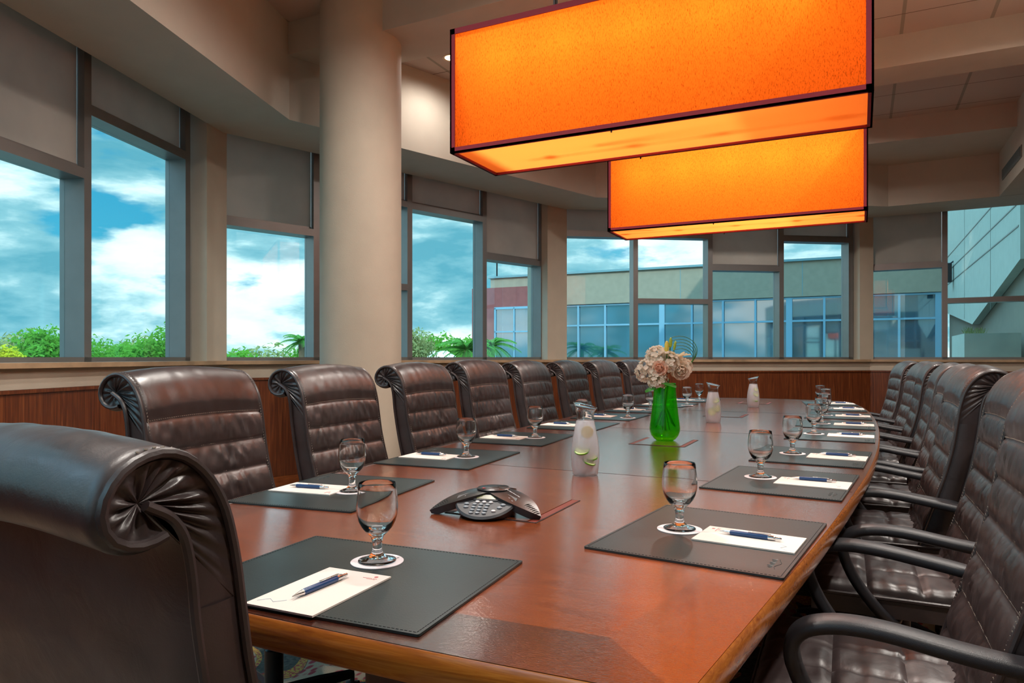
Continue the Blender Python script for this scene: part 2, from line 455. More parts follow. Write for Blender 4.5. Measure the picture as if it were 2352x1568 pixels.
struct('trim_beam_4', MB().prism([(-3.6, 1.85), (1.43, 1.85), (1.43, 2.3), (-3.8, 2.3)], 3.5, 3.75), 'ceiling_paint')
# windows
WZ = 1.12
spec = {  # facet: mullion centres, transom tops per bay (2.33 low, 2.745 high, None = clear to the top), second rail at 1.87
    0: ([.95, 1.95, 2.95, 3.93], [2.33, 2.745, 2.745, 2.33]),
    1: ([.75, 1.78, 2.79, 3.86], [2.745, 2.745, 2.33, 2.745]),
    2: ([.905, 1.965, 3.01, 3.975], [2.33, 1.90, 2.745, 2.33]),
    3: ([.955, 1.958, 2.945, 3.93], [2.745, 1.905, 2.345, 2.745]),
    4: ([.855, 1.95, 2.95, 3.93], [2.37, 1.905, 1.905, 2.345])}
wn = 0; blinds = []
for i in sorted(WIN):
    a, b, d, n, l = facet(i); ms, tr = spec[i]; wn += 1
    fr = MB(); fbox(fr, i, -.02, ms[-1]+.03, .10, .27, WZ, 1.15)
    left = -.02; panes = []
    for k, m_ in enumerate(ms):
        fbox(fr, i, m_-.031, m_+.031, .10, .27, WZ, 3.2)
        r = m_-.031
        t_ = tr[k]
        fbox(fr, i, left, r, .10, .27, t_-.065, t_)
        panes.append((left, r, 1.15, t_-.065))
        if t_ < 2:
            if i == 3 or i == 2: 
                fbox(fr, i, left, r, .10, .27, 2.69, 2.75); panes.append((left, r, t_, 2.69)); blinds.append((i, left, r, 2.75))
            else: panes.append((left, r, t_, 3.2))
        else: blinds.append((i, left, r, t_))
        left = m_+.031
    w = fr.build('window_%d' % wn, 'frame_metal', smooth=False); w['kind'] = 'structure'
    for (s0, s1, z0, z1) in panes:
        pm = MB(); fbox(pm, i, s0, s1, .234, .240, z0, z1); pm.build('pane', 'window_pane', w, smooth=False)
BL = {1: ['drawn roller blind at far left edge of the left window wall', 'beige roller blind with a low hem, leftmost in view beside the thick grey mullion',
          'deep beige roller blind hanging lowest at the left edge of the photo', 'short beige roller blind above the tall cloud-filled pane left of the pier'],
      2: ['wide beige roller blind just left of the round column', 'beige roller blind above the narrow pane hidden behind the round column',
          'short beige roller blind above the tall pane right of the round column', 'long beige roller blind over the pane that shows the red building'],
      3: ['short beige roller blind left of and behind the smaller pendant shade', 'beige roller blind behind the smaller pendant shade above the two-part pane',
          'long beige roller blind right of centre below the smaller pendant shade', 'short beige roller blind directly left of the far right pier'],
      4: ['square beige roller blind in the far right window bay']}
cnt = {}
for (i, s0, s1, z) in blinds:
    k = cnt.get(i, 0); cnt[i] = k+1
    if i == 0 or (i == 1 and k < 1) or (i == 4 and k > 0): 
        pass
    if i not in BL or k >= len(BL[i]): lab = None
    else: lab = BL[i][k]
    if i in (0,) or (i == 1 and k == 0) or lab is None: continue
    mb = MB(); fbox(mb, i, s0+.004, s1-.004, .150, .153, z+.004, 3.14)
    o = mb.build('roller_blind', 'blind_cloth', smooth=False); tag(o, lab, 'blind', 'roller blinds in the window bays')
    mb = MB(); fbox(mb, i, s0+.004, s1-.004, .144, .159, z+.004, z+.024); mb.build('hem_bar', 'frame_metal', o, smooth=False)
# round column
cx, cy = along(829, 5.3)
o = MB().lathe([(.30, 0), (.30, 3.75)], 64, (cx, cy, 0)).build('trim_round_column', 'wall_paint'); o['kind'] = 'structure'
# air vent in the bulkhead face
v_ = thing('air_vent', 'slatted grey air vent high on the bulkhead at the right edge', 'vent', (1.43, 9.0, 3.19))
MB().box((-.004, 0, 0), (.008, 1.05, .12)).build('vent_frame', 'vent_metal', v_, smooth=False)
mb = MB()
for k in range(7): mb.box((-.012, 0, -.045+k*.015), (.012, 1.0, .004), mtx=Matrix.Rotation(.5, 3, 'Y'))
mb.build('vent_slats', 'vent_metal', v_, smooth=False)
# one recessed downlight; the other spots are unseen fill lamps added to brighten the room
def spot(x, y, e, name='downlight_and_fill'):
    l = bpy.data.lights.new(name, 'SPOT'); l.energy = e; l.color = (1, .93, .85); l.spot_size = radians(165); l.spot_blend = .8; l.shadow_soft_size = .07
    o = bpy.data.objects.new(name, l); COL.objects.link(o); o.location = (x, y, 3.72); return o
dl = [(-3.19, 5.26), (-1.9, 3.1), (.9, 3.1), (-1.9, .9), (.9, .9), (-.5, -1.1), (.9, 5.5), (-.9, 5.6), (-.4, 7.9)]
for k, (x, y) in enumerate(dl):
    if k == 0:
        o = thing('downlight', 'small glowing recessed ceiling downlight beside the big pendant shade', 'ceiling light', (x, y, 3.75))
        MB().lathe([(.055, -.001), (.075, -.006), (.08, 0)], 28).build('trim_ring', 'light_trim', o)
        MB().lathe([(0, -.002), (.055, -.002)], 28).build('lens', 'lamp_glow', o)
    ob = spot(x, y, 45 if k == 0 else 210)

# ------------------------------------------------------------------ table
TCX = -.85
RP = [(.85, -.190), (1.344, -.130), (1.893, -.074), (2.72, -.005), (3.39, .039), (4.0, .062), (4.67, .072), (5.33, .062), (6.19, .020), (6.8, -.05), (7.2, -.12)]
RP = [(y, x+.02*max(0, min(1, (y-1.3)/1.3))) for y, x in RP]
def edge(y):
    for (a, xa), (b, xb) in zip(RP, RP[1:]):
        if a <= y <= b: return xa+(xb-xa)*(y-a)/(b-a)
    return RP[0][1] if y < RP[0][0] else RP[-1][1]
def outline(off):
    R = crom([(x-TCX-off, y+(off if y < 1 else -off if y > 7 else 0), 0) for y, x in RP], 6)
    R = [(v.x, v.y) for v in R]
    w0, y0 = R[0]; w1, y1 = R[-1]
    near = [(w0*(1-2*k/10), y0-.022*(1-(1-2*k/10)**2)) for k in range(0, 11)]
    far = [(w1*(1-2*k/10), y1+.19*(1-(1-2*k/10)**2)) for k in range(0, 11)]
    pts = [(TCX-x, y) for x, y in R][::-1]            # left side far->near
    pts += [(TCX+x, y) for x, y in near[::-1]][1:-1]  # near end left->right
    pts += [(TCX+x, y) for x, y in R]                 # right side near->far
    pts += [(TCX+x, y) for x, y in far][1:-1]         # far end right->left
    return pts
tb = thing('conference_table', 'long boat-shaped cherry wood conference table with dark burl border', 'table', (0, 0, 0))
O0, O1 = outline(0), outline(.14)
def tri_cap(mb, outer, inner, z, mi):
    n = len(outer); o = len(mb.v); mb.v += [(x, y, z) for x, y in outer]+[(x, y, z) for x, y in inner]
    for i in range(n): j = (i+1) % n; mb.f.append((o+i, o+j, o+n+j, o+n+i)); mb.m.append(mi)
top = MB(); n = len(O0)
tri_cap(top, O0, O1, T_H, 2)
for i in range(n):      # side bands are a lighter figure than the dark bands across the two ends
    a_, b_ = O0[i], O0[(i+1) % n]
    if abs(b_[1]-a_[1]) > abs(b_[0]-a_[0])*1.0: top.m[i] = 3
# inner field split in veneer leaves across the table
def split_poly(P, ylo, yhi):
    def clip(P, y, keep_above):
        out = []
        for i in range(len(P)):
            a, b = P[i], P[(i+1) % len(P)]; ia = (a[1] >= y) == keep_above; ib = (b[1] >= y) == keep_above
            if ia: out.append(a)
            if ia != ib:
                t_ = (y-a[1])/(b[1]-a[1]); out.append((a[0]+(b[0]-a[0])*t_, y))
        return out
    return clip(clip(P, ylo, True), yhi, False)
cuts = [0, 2.38, 3.95, 5.5, 9]
for k in range(4):
    Q = split_poly(O1, cuts[k], cuts[k+1]); o = len(top.v); top.v += [(x, y, T_H) for x, y in Q]; top.f.append(tuple(range(o, o+len(Q)))); top.m.append(0 if k % 2 == 0 else 1)
o_ = top.build('tabletop', ['veneer', 'veneer_cross', 'burl', 'band_side'], tb, smooth=False, fix=False)
eb = MB(); E_ = outline(-.004); E2 = outline(.0)
V_ = [(x, y, T_H-.001) for x, y in O0]+[(x, y, T_H-.006) for x, y in E_]+[(x, y, T_H-.044) for x, y in E_]+[(x, y, T_H-.052) for x, y in O0]
Fa = [(k*n+i, k*n+(i+1) % n, (k+1)*n+(i+1) % n, (k+1)*n+i) for k in range(3) for i in range(n)]
Fa.append(tuple(3*n+i for i in range(n))); eb.add(V_, Fa)
eb.build('table_edge', 'edge_wood', tb, ang=50)
for k, y in enumerate((1.75, 4.1, 6.4)):
    mb = MB(); mb.box((TCX, y, .35), (.56, .62, .676)); mb.box((TCX, y, .05), (.70, .76, .10)); mb.build('pedestal', 'ped_wood', tb, smooth=False, bevel=.006)
for y in cuts[1:4]:
    w = edge(y)-TCX; MB().box((TCX, y, T_H+.0002), (2*w-.01, .0022, .0006)).build('leaf_seam', 'gap_black', tb, smooth=False)
for y in (1.74, 3.38, 5.13, 6.62):
    h = MB().box((TCX, y, T_H+.0012), (.215, .30, .0024)).build('cable_hatch', 'veneer', tb, smooth=False)
    mb = MB()
    for s in (-1, 1):
        mb.box((TCX, y+s*.1515, T_H+.0006), (.262, .003, .0012)); mb.box((TCX+s*.131, y, T_H+.0006), (.003, .306, .0012))
    mb.build('hatch_gap', 'gap_black', h, smooth=False)
    for s in (-1, 1): MB().box((TCX+s*.119, y, T_H+.0007), (.020, .30, .0014)).build('cable_slot', 'slot_red', h, smooth=False)

# ------------------------------------------------------------------ chair
def back_profile():
    # (Y, Z) front face from the bottom up, over the roll and round to the curl end
    pts = [(-.125, .44), (-.140, .50), (-.163, .57), (-.192, .66), (-.216, .74), (-.235, .82), (-.246, .89), (-.254, .945), (-.262, .985), (-.274, 1.025), (-.296, 1.062),
           (-.326, 1.088), (-.358, 1.096), (-.392, 1.086), (-.413, 1.064), (-.419, 1.040), (-.410, 1.019), (-.391, 1.008), (-.370, 1.006), (-.350, 1.011)]
    return [(v.x, v.y) for v in crom([(a, b, 0) for a, b in pts], 8)]
BP = back_profile()
ln = [0]
for a, b in zip(BP, BP[1:]): ln.append(ln[-1]+hypot(a[0]-b[0], a[1]-b[1]))
LT = ln[-1]
def bp(t_):
    s = t_*LT
    for i in range(len(ln)-1):
        if s <= ln[i+1]+1e-9:
            q = (s-ln[i])/(ln[i+1]-ln[i]+1e-12); a, b = BP[i], BP[i+1]
            y, z = a[0]+(b[0]-a[0])*q, a[1]+(b[1]-a[1])*q
            dy, dz = b[0]-a[0], b[1]-a[1]; h = hypot(dy, dz); return y, z, dz/h, -dy/h   # outward normal (front/up)
    return BP[-1][0], BP[-1][1], 0, -1
def t_at_z(z):
    for i in range(len(BP)-1):
        if BP[i][1] <= z <= BP[i+1][1]: return (ln[i]+(ln[i+1]-ln[i])*(z-BP[i][1])/(BP[i+1][1]-BP[i][1]))/LT
    return 0
SEAMS = [t_at_z(z) for z in (.505, .598, .690, .781, .872, .963)]
HW = .246
def CR(x, z): return (.016*(1-x*x)-.004)*max(0, min(1, (z-.93)/.06))      # the top edge is crowned
def cushion_fn(seed, front=True):
    def fn(v, u):
        t_ = v; x = (u*2-1)
        y, z, ny, nz = bp(t_)
        # puff between seams
        e = [0]+SEAMS+[1.0]; puff = 0
        for a, b in zip(e, e[1:]):
            if a <= t_ <= b:
                q = (t_-a)/(b-a); big = (b == 1.0)
                puff = .013*(sin(pi*q)**.45) if not big else .013*min(1, (q/.10))**.5
                if not big:
                    env = sin(pi*q)**.7*(1-abs(x)**3)*(1.15-.5*abs(q-.6))
                    f1 = noise.noise(Vector((x*8+seed+q*1.4*x, a*40, q*.7)))
                    f2 = noise.noise(Vector((x*19+seed*3-q*1.6*x, a*17, q*1.6+3)))
                    g_ = .35+.65*max(0, noise.noise(Vector((x*2.2, a*23, seed)))+.35)
                    puff += (.0125*(-abs(f1)*1.7+.35)+.0065*(-abs(f2)*1.7+.3))*env*g_
                else:
                    puff += .0022*noise.noise(Vector((x*7+seed, q*2.2, 4)))*(1-q)
                break
        edge_ = min(1, (1-abs(x))/.05)
        puff *= edge_**.5
        return (x*HW, y+ny*puff, z+nz*puff+CR(x, z))
    return fn
def rear_pt(z):                      # rear surface of the shell
    Z = [(.42, -.200), (.55, -.232), (.70, -.272), (.82, -.298), (.90, -.309), (.95, -.314), (.985, -.320), (1.008, -.328), (1.028, -.344), (1.042, -.370)]
    for (a, ya), (b, yb) in zip(Z, Z[1:]):
        if z <= b: return ya+(yb-ya)*(z-a)/(b-a)
    return Z[-1][1]
def make_chair(seed):
    t = thing('executive_chair', '', 'chair', (0, 0, 0), 0, 'leather executive chairs around the conference table')
    MB().grid(cushion_fn(seed), 150, 64).build('back_cushion', 'leather', t, ang=80)
    # stitched seams
    st = MB()
    for s in SEAMS[1:]:
        y, z, ny, nz = bp(s)
        for k in range(60):
            x = -.232+.464*k/59; st.box((x, y+ny*.0032, z+nz*.0032+.0035+CR(x/HW, z)), (.0042, .0014, .0016))
    for s_ in (-1, 1):
        for k in range(70):
            q = .12+.7*k/69; y, z, ny, nz = bp(q)
            st.box((s_*(HW-.010), y+ny*.0095, z+nz*.0095), (.0014, .0016, .0044), mtx=Matrix.Rotation(atan2(-ny, nz)+pi/2 if False else -atan2(nz, ny), 3, 'X'))
    st.build('stitching', 'thread', t, smooth=False)
    # rear shell
    def rf(v, u):
        z = .42+v*(1.042-.42); x = (u*2-1)*HW; e = min(1, (1-abs(u*2-1))/.06)**.5
        return (x, rear_pt(z)-.006*e, z+CR(x/HW, z))
    MB().grid(rf, 48, 16).build('back_shell', 'leather', t, ang=60)
    # sides : flat strip below and gathered fan in the scroll end
    for s_ in (-1, 1):
        sd = MB()
        def sf(v, u, s_=s_):
            z = .44+v*(.91-.44); ty = t_at_z(z); y0 = bp(ty)[0]; y1 = rear_pt(z)
            return (s_*(HW-.004+.004*sin(pi*u)), y0+(y1-y0)*u, z)
        sd.grid(sf, 24, 5)
        # gathered fan
        hub = (-.375, 1.046); t0 = t_at_z(.905)
        def ff(v, u, s_=s_):
            y, z, _, _ = bp(t0+(1-t0)*u)
            r = v; pleat = sin(u*2*pi*15+1.3*sin(u*23))*min(1, u/.25)
            px = (.0035*pleat+.003*noise.noise(Vector((u*40, r*3, seed))))*sin(pi*min(1, r*1.05))**.8 - .010*(1-r)**1.5
            return (s_*(HW-.003+px), hub[0]+(y-hub[0])*r, hub[1]+(z-hub[1])*r)
        sd.grid(ff, 8, 150)
        sd.add([(s_*(HW-.004), *hub), (s_*(HW-.004), bp(t0)[0], .905), (s_*(HW-.004), rear_pt(.905), .905), (s_*(HW-.004), rear_pt(.95), .95), (s_*(HW-.004), rear_pt(.985), .985), (s_*(HW-.004), rear_pt(1.01), 1.01), (s_*(HW-.004), rear_pt(1.03), 1.03)], [(0, 1, 2, 3, 4, 5, 6)])
        sd.build('side_panel', 'leather', t, ang=60)
        pp = MB()
        pp.tube([(s_*HW, bp(q/60)[0]+bp(q/60)[2]*.004, bp(q/60)[1]+bp(q/60)[3]*.004) for q in range(61)], .0062, 8)
        zz = [.43+k*.04 for k in range(14)]
        pp.tube([(s_*(HW+.001), v.x, v.y) for v in crom([(rear_pt(z)-.002, z, 0) for z in (.43, .60, .75, .88, .95, .985, 1.008, 1.028)]+[(-.375, 1.045, 0)], 5)], .0062, 8)
        pp.build('piping', 'leather', t)
    # seat cushion
    def seatf(v, u):
        a = (u*2-1); b = (v*2-1); X = a*.252; Y = .035+b*.225
        d = max(abs(a), abs(b)); e = max(0, 1-max(0, (d-.80)/.20)**2)
        zz = .452+.034*e**.6
        for g in (-.33, .33):
            zz -= .008*math.exp(-((b-g)/.035)**2)
        for g in (-.25, .25):
            zz -= .006*math.exp(-((a-g)/.03)**2)
        zz += .0035*noise.noise(Vector((a*3, b*9, seed)))*e
        return (X*(1-.04*(b > .7)*(b-.7)), Y, zz)
    st = MB().grid(seatf, 50, 46)
    st.box((0, .035, .425), (.50, .445, .055))
    st.build('seat', 'leather', t, ang=50)
    sp = MB(); R_ = [(-.252, -.19), (.252, -.19), (.252, .26), (-.252, .26), (-.252, -.19)]
    sp.tube([(x, y, .453) for x, y in R_], .006, 6); sp.build('seat_piping', 'leather', t)
    MB().box((0, .02, .385), (.30, .30, .03)).box((0, -.16, .42), (.07, .16, .02)).build('seat_pan', 'black_plastic', t, bevel=.006)
    for s_ in (-1, 1):
        P = crom([(s_*.262, -.235, .620), (s_*.292, -.19, .628), (s_*.303, -.10, .642), (s_*.303, .02, .660), (s_*.303, .10, .660), (s_*.302, .155, .640), (s_*.300, .172, .595),
                  (s_*.296, .145, .520), (s_*.286, .09, .440), (s_*.250, .05, .392), (s_*.16, .03, .384)], 5)
        r = [.030]*3+[.030]*20+[.028]*40; r = r[:len(P)]+[.026]*(len(P)-len(r))
        mb = MB()
        n_ = 12; prev = None; V_ = []; F_ = []
        for i, p in enumerate(P):
            dd = (P[min(i+1, len(P)-1)]-P[max(i-1, 0)]).normalized()
            sx = Vector((1, 0, 0)); sx = (sx-dd*sx.dot(dd)).normalized(); sy = dd.cross(sx)
            wide = .031 if i < len(P)*.62 else .024; thick = .0145
            for q in range(n_):
                a = 2*pi*q/n_; c_, s__ = cos(a), sin(a)
                V_.append(p+sx*wide*abs(c_)**.6*(1 if c_ > 0 else -1)+sy*thick*abs(s__)**.6*(1 if s__ > 0 else -1))
        for i in range(len(P)-1):
            for q in range(n_): F_.append((i*n_+q, i*n_+(q+1) % n_, (i+1)*n_+(q+1) % n_, (i+1)*n_+q))
        F_.append(tuple(range(n_))); F_.append(tuple((len(P)-1)*n_+q for q in range(n_)))
        mb.add(V_, F_).build('armrest', 'black_plastic', t, ang=60)
    MB().lathe([(.028, .12), (.028, .26), (.022, .265), (.022, .38)], 16).build('gas_lift', 'dark_metal', t)
    bs = MB().lathe([(.045, .075), (.05, .10), (.045, .135), (.03, .14)], 16)
    for k in range(5):
        a = 2*pi*k/5+pi/10
        bs.tube([(cos(a)*q, sin(a)*q, z) for q, z in ((.03, .115), (.16, .10), (.30, .078))], [.026, .022, .016], 8, flat=.75)
    bs.build('star_base', 'dark_metal', t)
    for k in range(5):
        a = 2*pi*k/5+pi/10; c = Vector((cos(a)*.30, sin(a)*.30, .028)); mb = MB()
        for s_ in (-1, 1):
            m_ = Matrix.Rotation(a+.6, 3, 'Z') @ Matrix.Rotation(pi/2, 3, 'X')
            o = len(mb.v); mb.lathe([(0, s_*.012-.008), (.026, s_*.012-.008), (.028, s_*.012), (.026, s_*.012+.008), (0, s_*.012+.008)], 14)
            for q in range(o, len(mb.v)): mb.v[q] = tuple(m_ @ Vector(mb.v[q])+c)
        mb.lathe([(.008, 0), (.008, .05)], 8, c=tuple(c))
        mb.build('caster', 'black_plastic', t)
    return t
chairA = make_chair(1.3)
LL = ['brown leather chair, first of the left row, just behind the big foreground chair',
      'brown leather chair in the left row standing left of the round column',
      'brown leather chair directly in front of the foot of the round column',
      'brown leather chair, fourth in the left row, first one right of the round column',
      'brown leather chair, fifth in the left row counted from the camera',
      'brown leather chair, sixth in the left row, behind the nearest carafe',
      'brown leather chair, seventh in the left row, beside the chair half hidden by flowers',
      'brown leather chair at the far end of the left row, half hidden by the flowers']
YL = [1.61, 2.34, 3.10, 3.80, 4.55, 5.30, 6.02, 6.72]
ZL = [0, .0, .004, .016, .008, .006, .006, .006]
place(chairA, True, (-.935, .888, 0), radians(-1), 'large brown leather chair seen from behind at the near end of the table')
RL = [6, 3, 2, 0, 0, 0, -4, -8]
for k, y in enumerate(YL):
    lift(place(chairA, False, (-1.68-edge(y)-.025, y, 0), radians(-90+RL[k]), LL[k]), ZL[k])
LR = ['black leather chair nearest the camera at the lower right corner',
      'black leather chair, second from the camera in the right row, cut by the right edge',
      'black leather chair, third in the right row, with a wide gathered scroll top',
      'black leather chair, fourth in the right row counted from the camera',
      'black leather chair, fifth in the right row counted from the camera',
      'black leather chair, third from the far end of the right row',
      'black leather chair, second from the far end of the right row, mostly hidden',
      'black leather chair farthest away in the right row, nearest the wood panelling']
XR = [.05, .12]
YR = [1.73, 2.555, 3.235, 3.98, 4.68, 5.40, 6.10, 6.80]
RR = [1, 1, 1, 0, 0, 1, 5, 8]
for k, y in enumerate(YR):
    place(chairA, False, (XR[k] if k < 2 else edge(y)+.015+(.03 if k > 5 else 0), y, 0), radians(90+RR[k]), LR[k])

lift(chairA, -.056)
# ------------------------------------------------------------------ place settings
def rbox(w, d, h, r=.004):
    P = []
    for (sx, sy, a0) in ((1, -1, -pi/2), (1, 1, 0), (-1, 1, pi/2), (-1, -1, pi)):
        P += arc((sx*(w/2-r), sy*(d/2-r)), r, a0, a0+pi/2, 4)
    return P
def stitch_line(mb, w, d, z, step=.0075):
    for (x0, y0, x1, y1) in ((-w, -d, w, -d), (w, -d, w, d), (w, d, -w, d), (-w, d, -w, -d)):
        n = int(hypot(x1-x0, y1-y0)/step)
        for k in range(n):
            q = (k+.5)/n; a = atan2(y1-y0, x1-x0)
            mb.box((x0+(x1-x0)*q, y0+(y1-y0)*q, z), (step*.6, .0011, .0008), rz=a)
PADH = .004
# local frame: seat edge is -Y, width along X
pad = thing('desk_pad', '', 'desk pad', (0, 0, 0), 0, 'dark leather desk pads in front of the chairs')
MB().prism(rbox(.508, .408, PADH), 0, PADH).build('pad_sheet', 'pad_leather', pad, ang=30)
mb = MB(); stitch_line(mb, .2475, .1975, PADH+.0002); mb.build('stitching', 'thread_dark', pad, smooth=False)
mb = MB()
for k in range(6):
    xx = -.20+k*.011; mb.tube([(xx, -.172, PADH+.0001), (xx+.004, -.163+.003*(k % 2), PADH+.0003), (xx+.009, -.170, PADH+.0001)], .0006, 4)
mb.tube([(-.205+q*.008, -.178+.004*sin(q*.9), PADH+.0002) for q in range(10)], .0006, 4)
mb.build('embossed_logo', 'embossed', pad, smooth=False)
note = thing('notepad', '', 'notepad', (0, 0, 0), 0, 'cream notepads on the desk pads')
MB().prism([(-.07, -.108), (.07, -.108), (.07, .108), (-.07, .108)], 0, .003).build('paper_block', 'paper', note, smooth=False)
mb = MB()
mb.add([(v[0], v[1], .0032) for v in arc((.048, .093), .004, 0, 2*pi, 12)[:-1]], [tuple(range(12))])
mb.box((.036, .083, .0031), (.02, .0016, .0003)); mb.box((.052, .083, .0031), (.008, .0016, .0003)); mb.box((.045, .079, .0031), (.018, .001, .0003))
mb.build('printed_crest', 'paper_mark', note, smooth=False)
MB().tube([(-.06, -.09, .0031), (-.045, -.075, .0032), (-.03, -.085, .0032), (-.015, -.070, .0031)], .0008, 4).build('printed_flourish', 'paper_blue', note)
pen = thing('ballpoint_pen', '', 'pen', (0, 0, 0), 0, 'blue ballpoint pens on the notepads')
def xl(mb, prof, n=16):
    o = len(mb.v); mb.lathe(prof, n)
    for q in range(o, len(mb.v)):
        x, y, z = mb.v[q]; mb.v[q] = (x, z, y+.0058)
    return mb
xl(MB(), [(.0050, -.045), (.0056, -.040), (.0056, .030), (.0052, .038), (.0050, .038)]).build('barrel', 'pen_blue', pen)
xl(MB(), [(.0007, -.070), (.0012, -.068), (.0044, -.050), (.0050, -.045)]).build('tip_cone', 'chrome', pen)
xl(MB(), [(.0052, .038), (.0052, .050), (.0040, .053), (.0032, .054), (.0032, .065), (.001, .067)]).build('cap', 'chrome', pen)
MB().box((0, .018, .0128), (.004, .046, .0014)).box((0, .042, .0112), (.004, .004, .004)).build('clip', 'chrome', pen, bevel=.0005)
coast = thing('coaster', '', 'coaster', (0, 0, 0), 0, 'round white paper coasters under the goblets')
MB().lathe([(0, 0), (.052, 0), (.052, .0014), (0, .0014)], 40).build('disc', 'coaster', coast)
mb = MB().box((.036, 0, .0016), (.012, .002, .0003)).box((.044, .004, .0016), (.004, .004, .0003)); mb.build('printed_mark', 'print_grey', coast, smooth=False)
def goblet_profile():
    out = [(0, 0), (.036, 0), (.0375, .0015), (.037, .003), (.030, .005), (.018, .009), (.012, .015), (.0098, .024), (.0095, .036), (.0115, .046), (.016, .053), (.024, .060),
           (.031, .069), (.0365, .080), (.0400, .094), (.0410, .108), (.0402, .124), (.0380, .142), (.0362, .1545), (.0354, .1556), (.0346, .1545)]
    inn = [(.0362, .142), (.0384, .124), (.0391, .108), (.0380, .094), (.0340, .082), (.0270, .072), (.0180, .0655), (.009, .063), (0, .0625)]
    return out+inn
gob = thing('water_goblet', '', 'goblet', (0, 0, 0), 0, 'clear stemmed water goblets on coasters')
GP = goblet_profile()
MB().lathe(GP, 40).build('goblet_glass', 'clear_glass', gob, ang=70)
WHO = ['before the big foreground chair', 'nearest the camera on the left side', 'second from the camera on the left side', 'third from the camera on the left side',
       'fourth from the camera on the left side', 'fifth from the camera on the left side', 'sixth on the left side, behind the green vase', 'second from the far end on the left side', 'farthest away on the left side',
       'nearest the camera on the right side', 'second from the camera on the right side', 'third from the camera on the right side', 'fourth from the camera on the right side',
       'fifth from the camera on the right side', 'third from the far end on the right side', 'second from the far end on the right side', 'farthest away on the right side']
# seat: pad centre, rotation (local +Y points to the table centre line), glass, note centre + turn, pen turn
seats = []
def W2(x, y): return (x, y)
seats.append(dict(pad=(-.845, 1.052), rz=radians(3.4), g=(-.859, 1.135), n=(-.838, .951), nr=radians(2), p=(-.842, .955), pr=radians(0)))
YLs = [1.70, 2.46, 3.20, 3.94, 4.64, 5.32, 6.00, 6.75]; turnL = [7, 4, 3.5, 1.5, 0, -1, -4, -8]
GL = [(-1.376, 1.695), (-1.435, 2.484), (-1.470, 3.236), (-1.47, 3.90), (-1.394, 4.566), (-1.44, 5.30), (-1.308, 5.969), (-1.36, 6.72)]
for k, y in enumerate(YLs):
    xc = [-1.432, -1.494, -1.528, -1.530, -1.533, -1.525, -1.490, -1.440][k]; r = radians(-90+turnL[k])
    seats.append(dict(pad=(xc, y), rz=r, g=GL[k], n=(xc-.078, y-.03), nr=r, p=(xc-.084, y-.012 if k else y-.035), pr=r+radians(2)))
YRs = [1.645, 2.472, 3.152, 4.02, 4.69, 5.38, 6.12, 6.78]; turnR = [-6, -5, -4, -1, 0, 1, 4, 8]
GR = [(-.382, 1.663), (-.303, 2.506), (-.257, 3.181), (-.222, 4.052), (-.214, 4.705), (-.222, 5.378), (-.25, 6.15), (-.32, 6.80)]
for k, y in enumerate(YRs):
    e = edge(y); xc = e-.220; r = radians(90+turnR[k])
    if k == 0: xc, y = -.303, 1.655
    seats.append(dict(pad=(xc, y), rz=r, g=GR[k], n=(e-.128, y+(-.018 if k < 3 else .0)), nr=r, p=(e-.126, y+(.016 if k < 3 else .02) if k else y-.01), pr=r+pi+radians(-2)))
for k, s in enumerate(seats):
    f = (k == 0); w = WHO[k]
    place(pad, f, (*s['pad'], T_H+.0006), s['rz'], 'dark leather desk pad '+w)
    place(note, f, (*s['n'], T_H+PADH+.0010), s['nr'], 'cream paper notepad '+w)
    place(pen, f, (*s['p'], T_H+PADH+.0040), s['pr']+radians(random.uniform(-3, 3)), 'blue and silver pen '+w)
    place(coast, f, (*s['g'], T_H+PADH+.0010+(.0032 if k in () else 0)), random.uniform(0, 6), 'round white coaster '+w)
    place(gob, f, (*s['g'], T_H+PADH+.0026), 0, 'clear glass water goblet '+w)

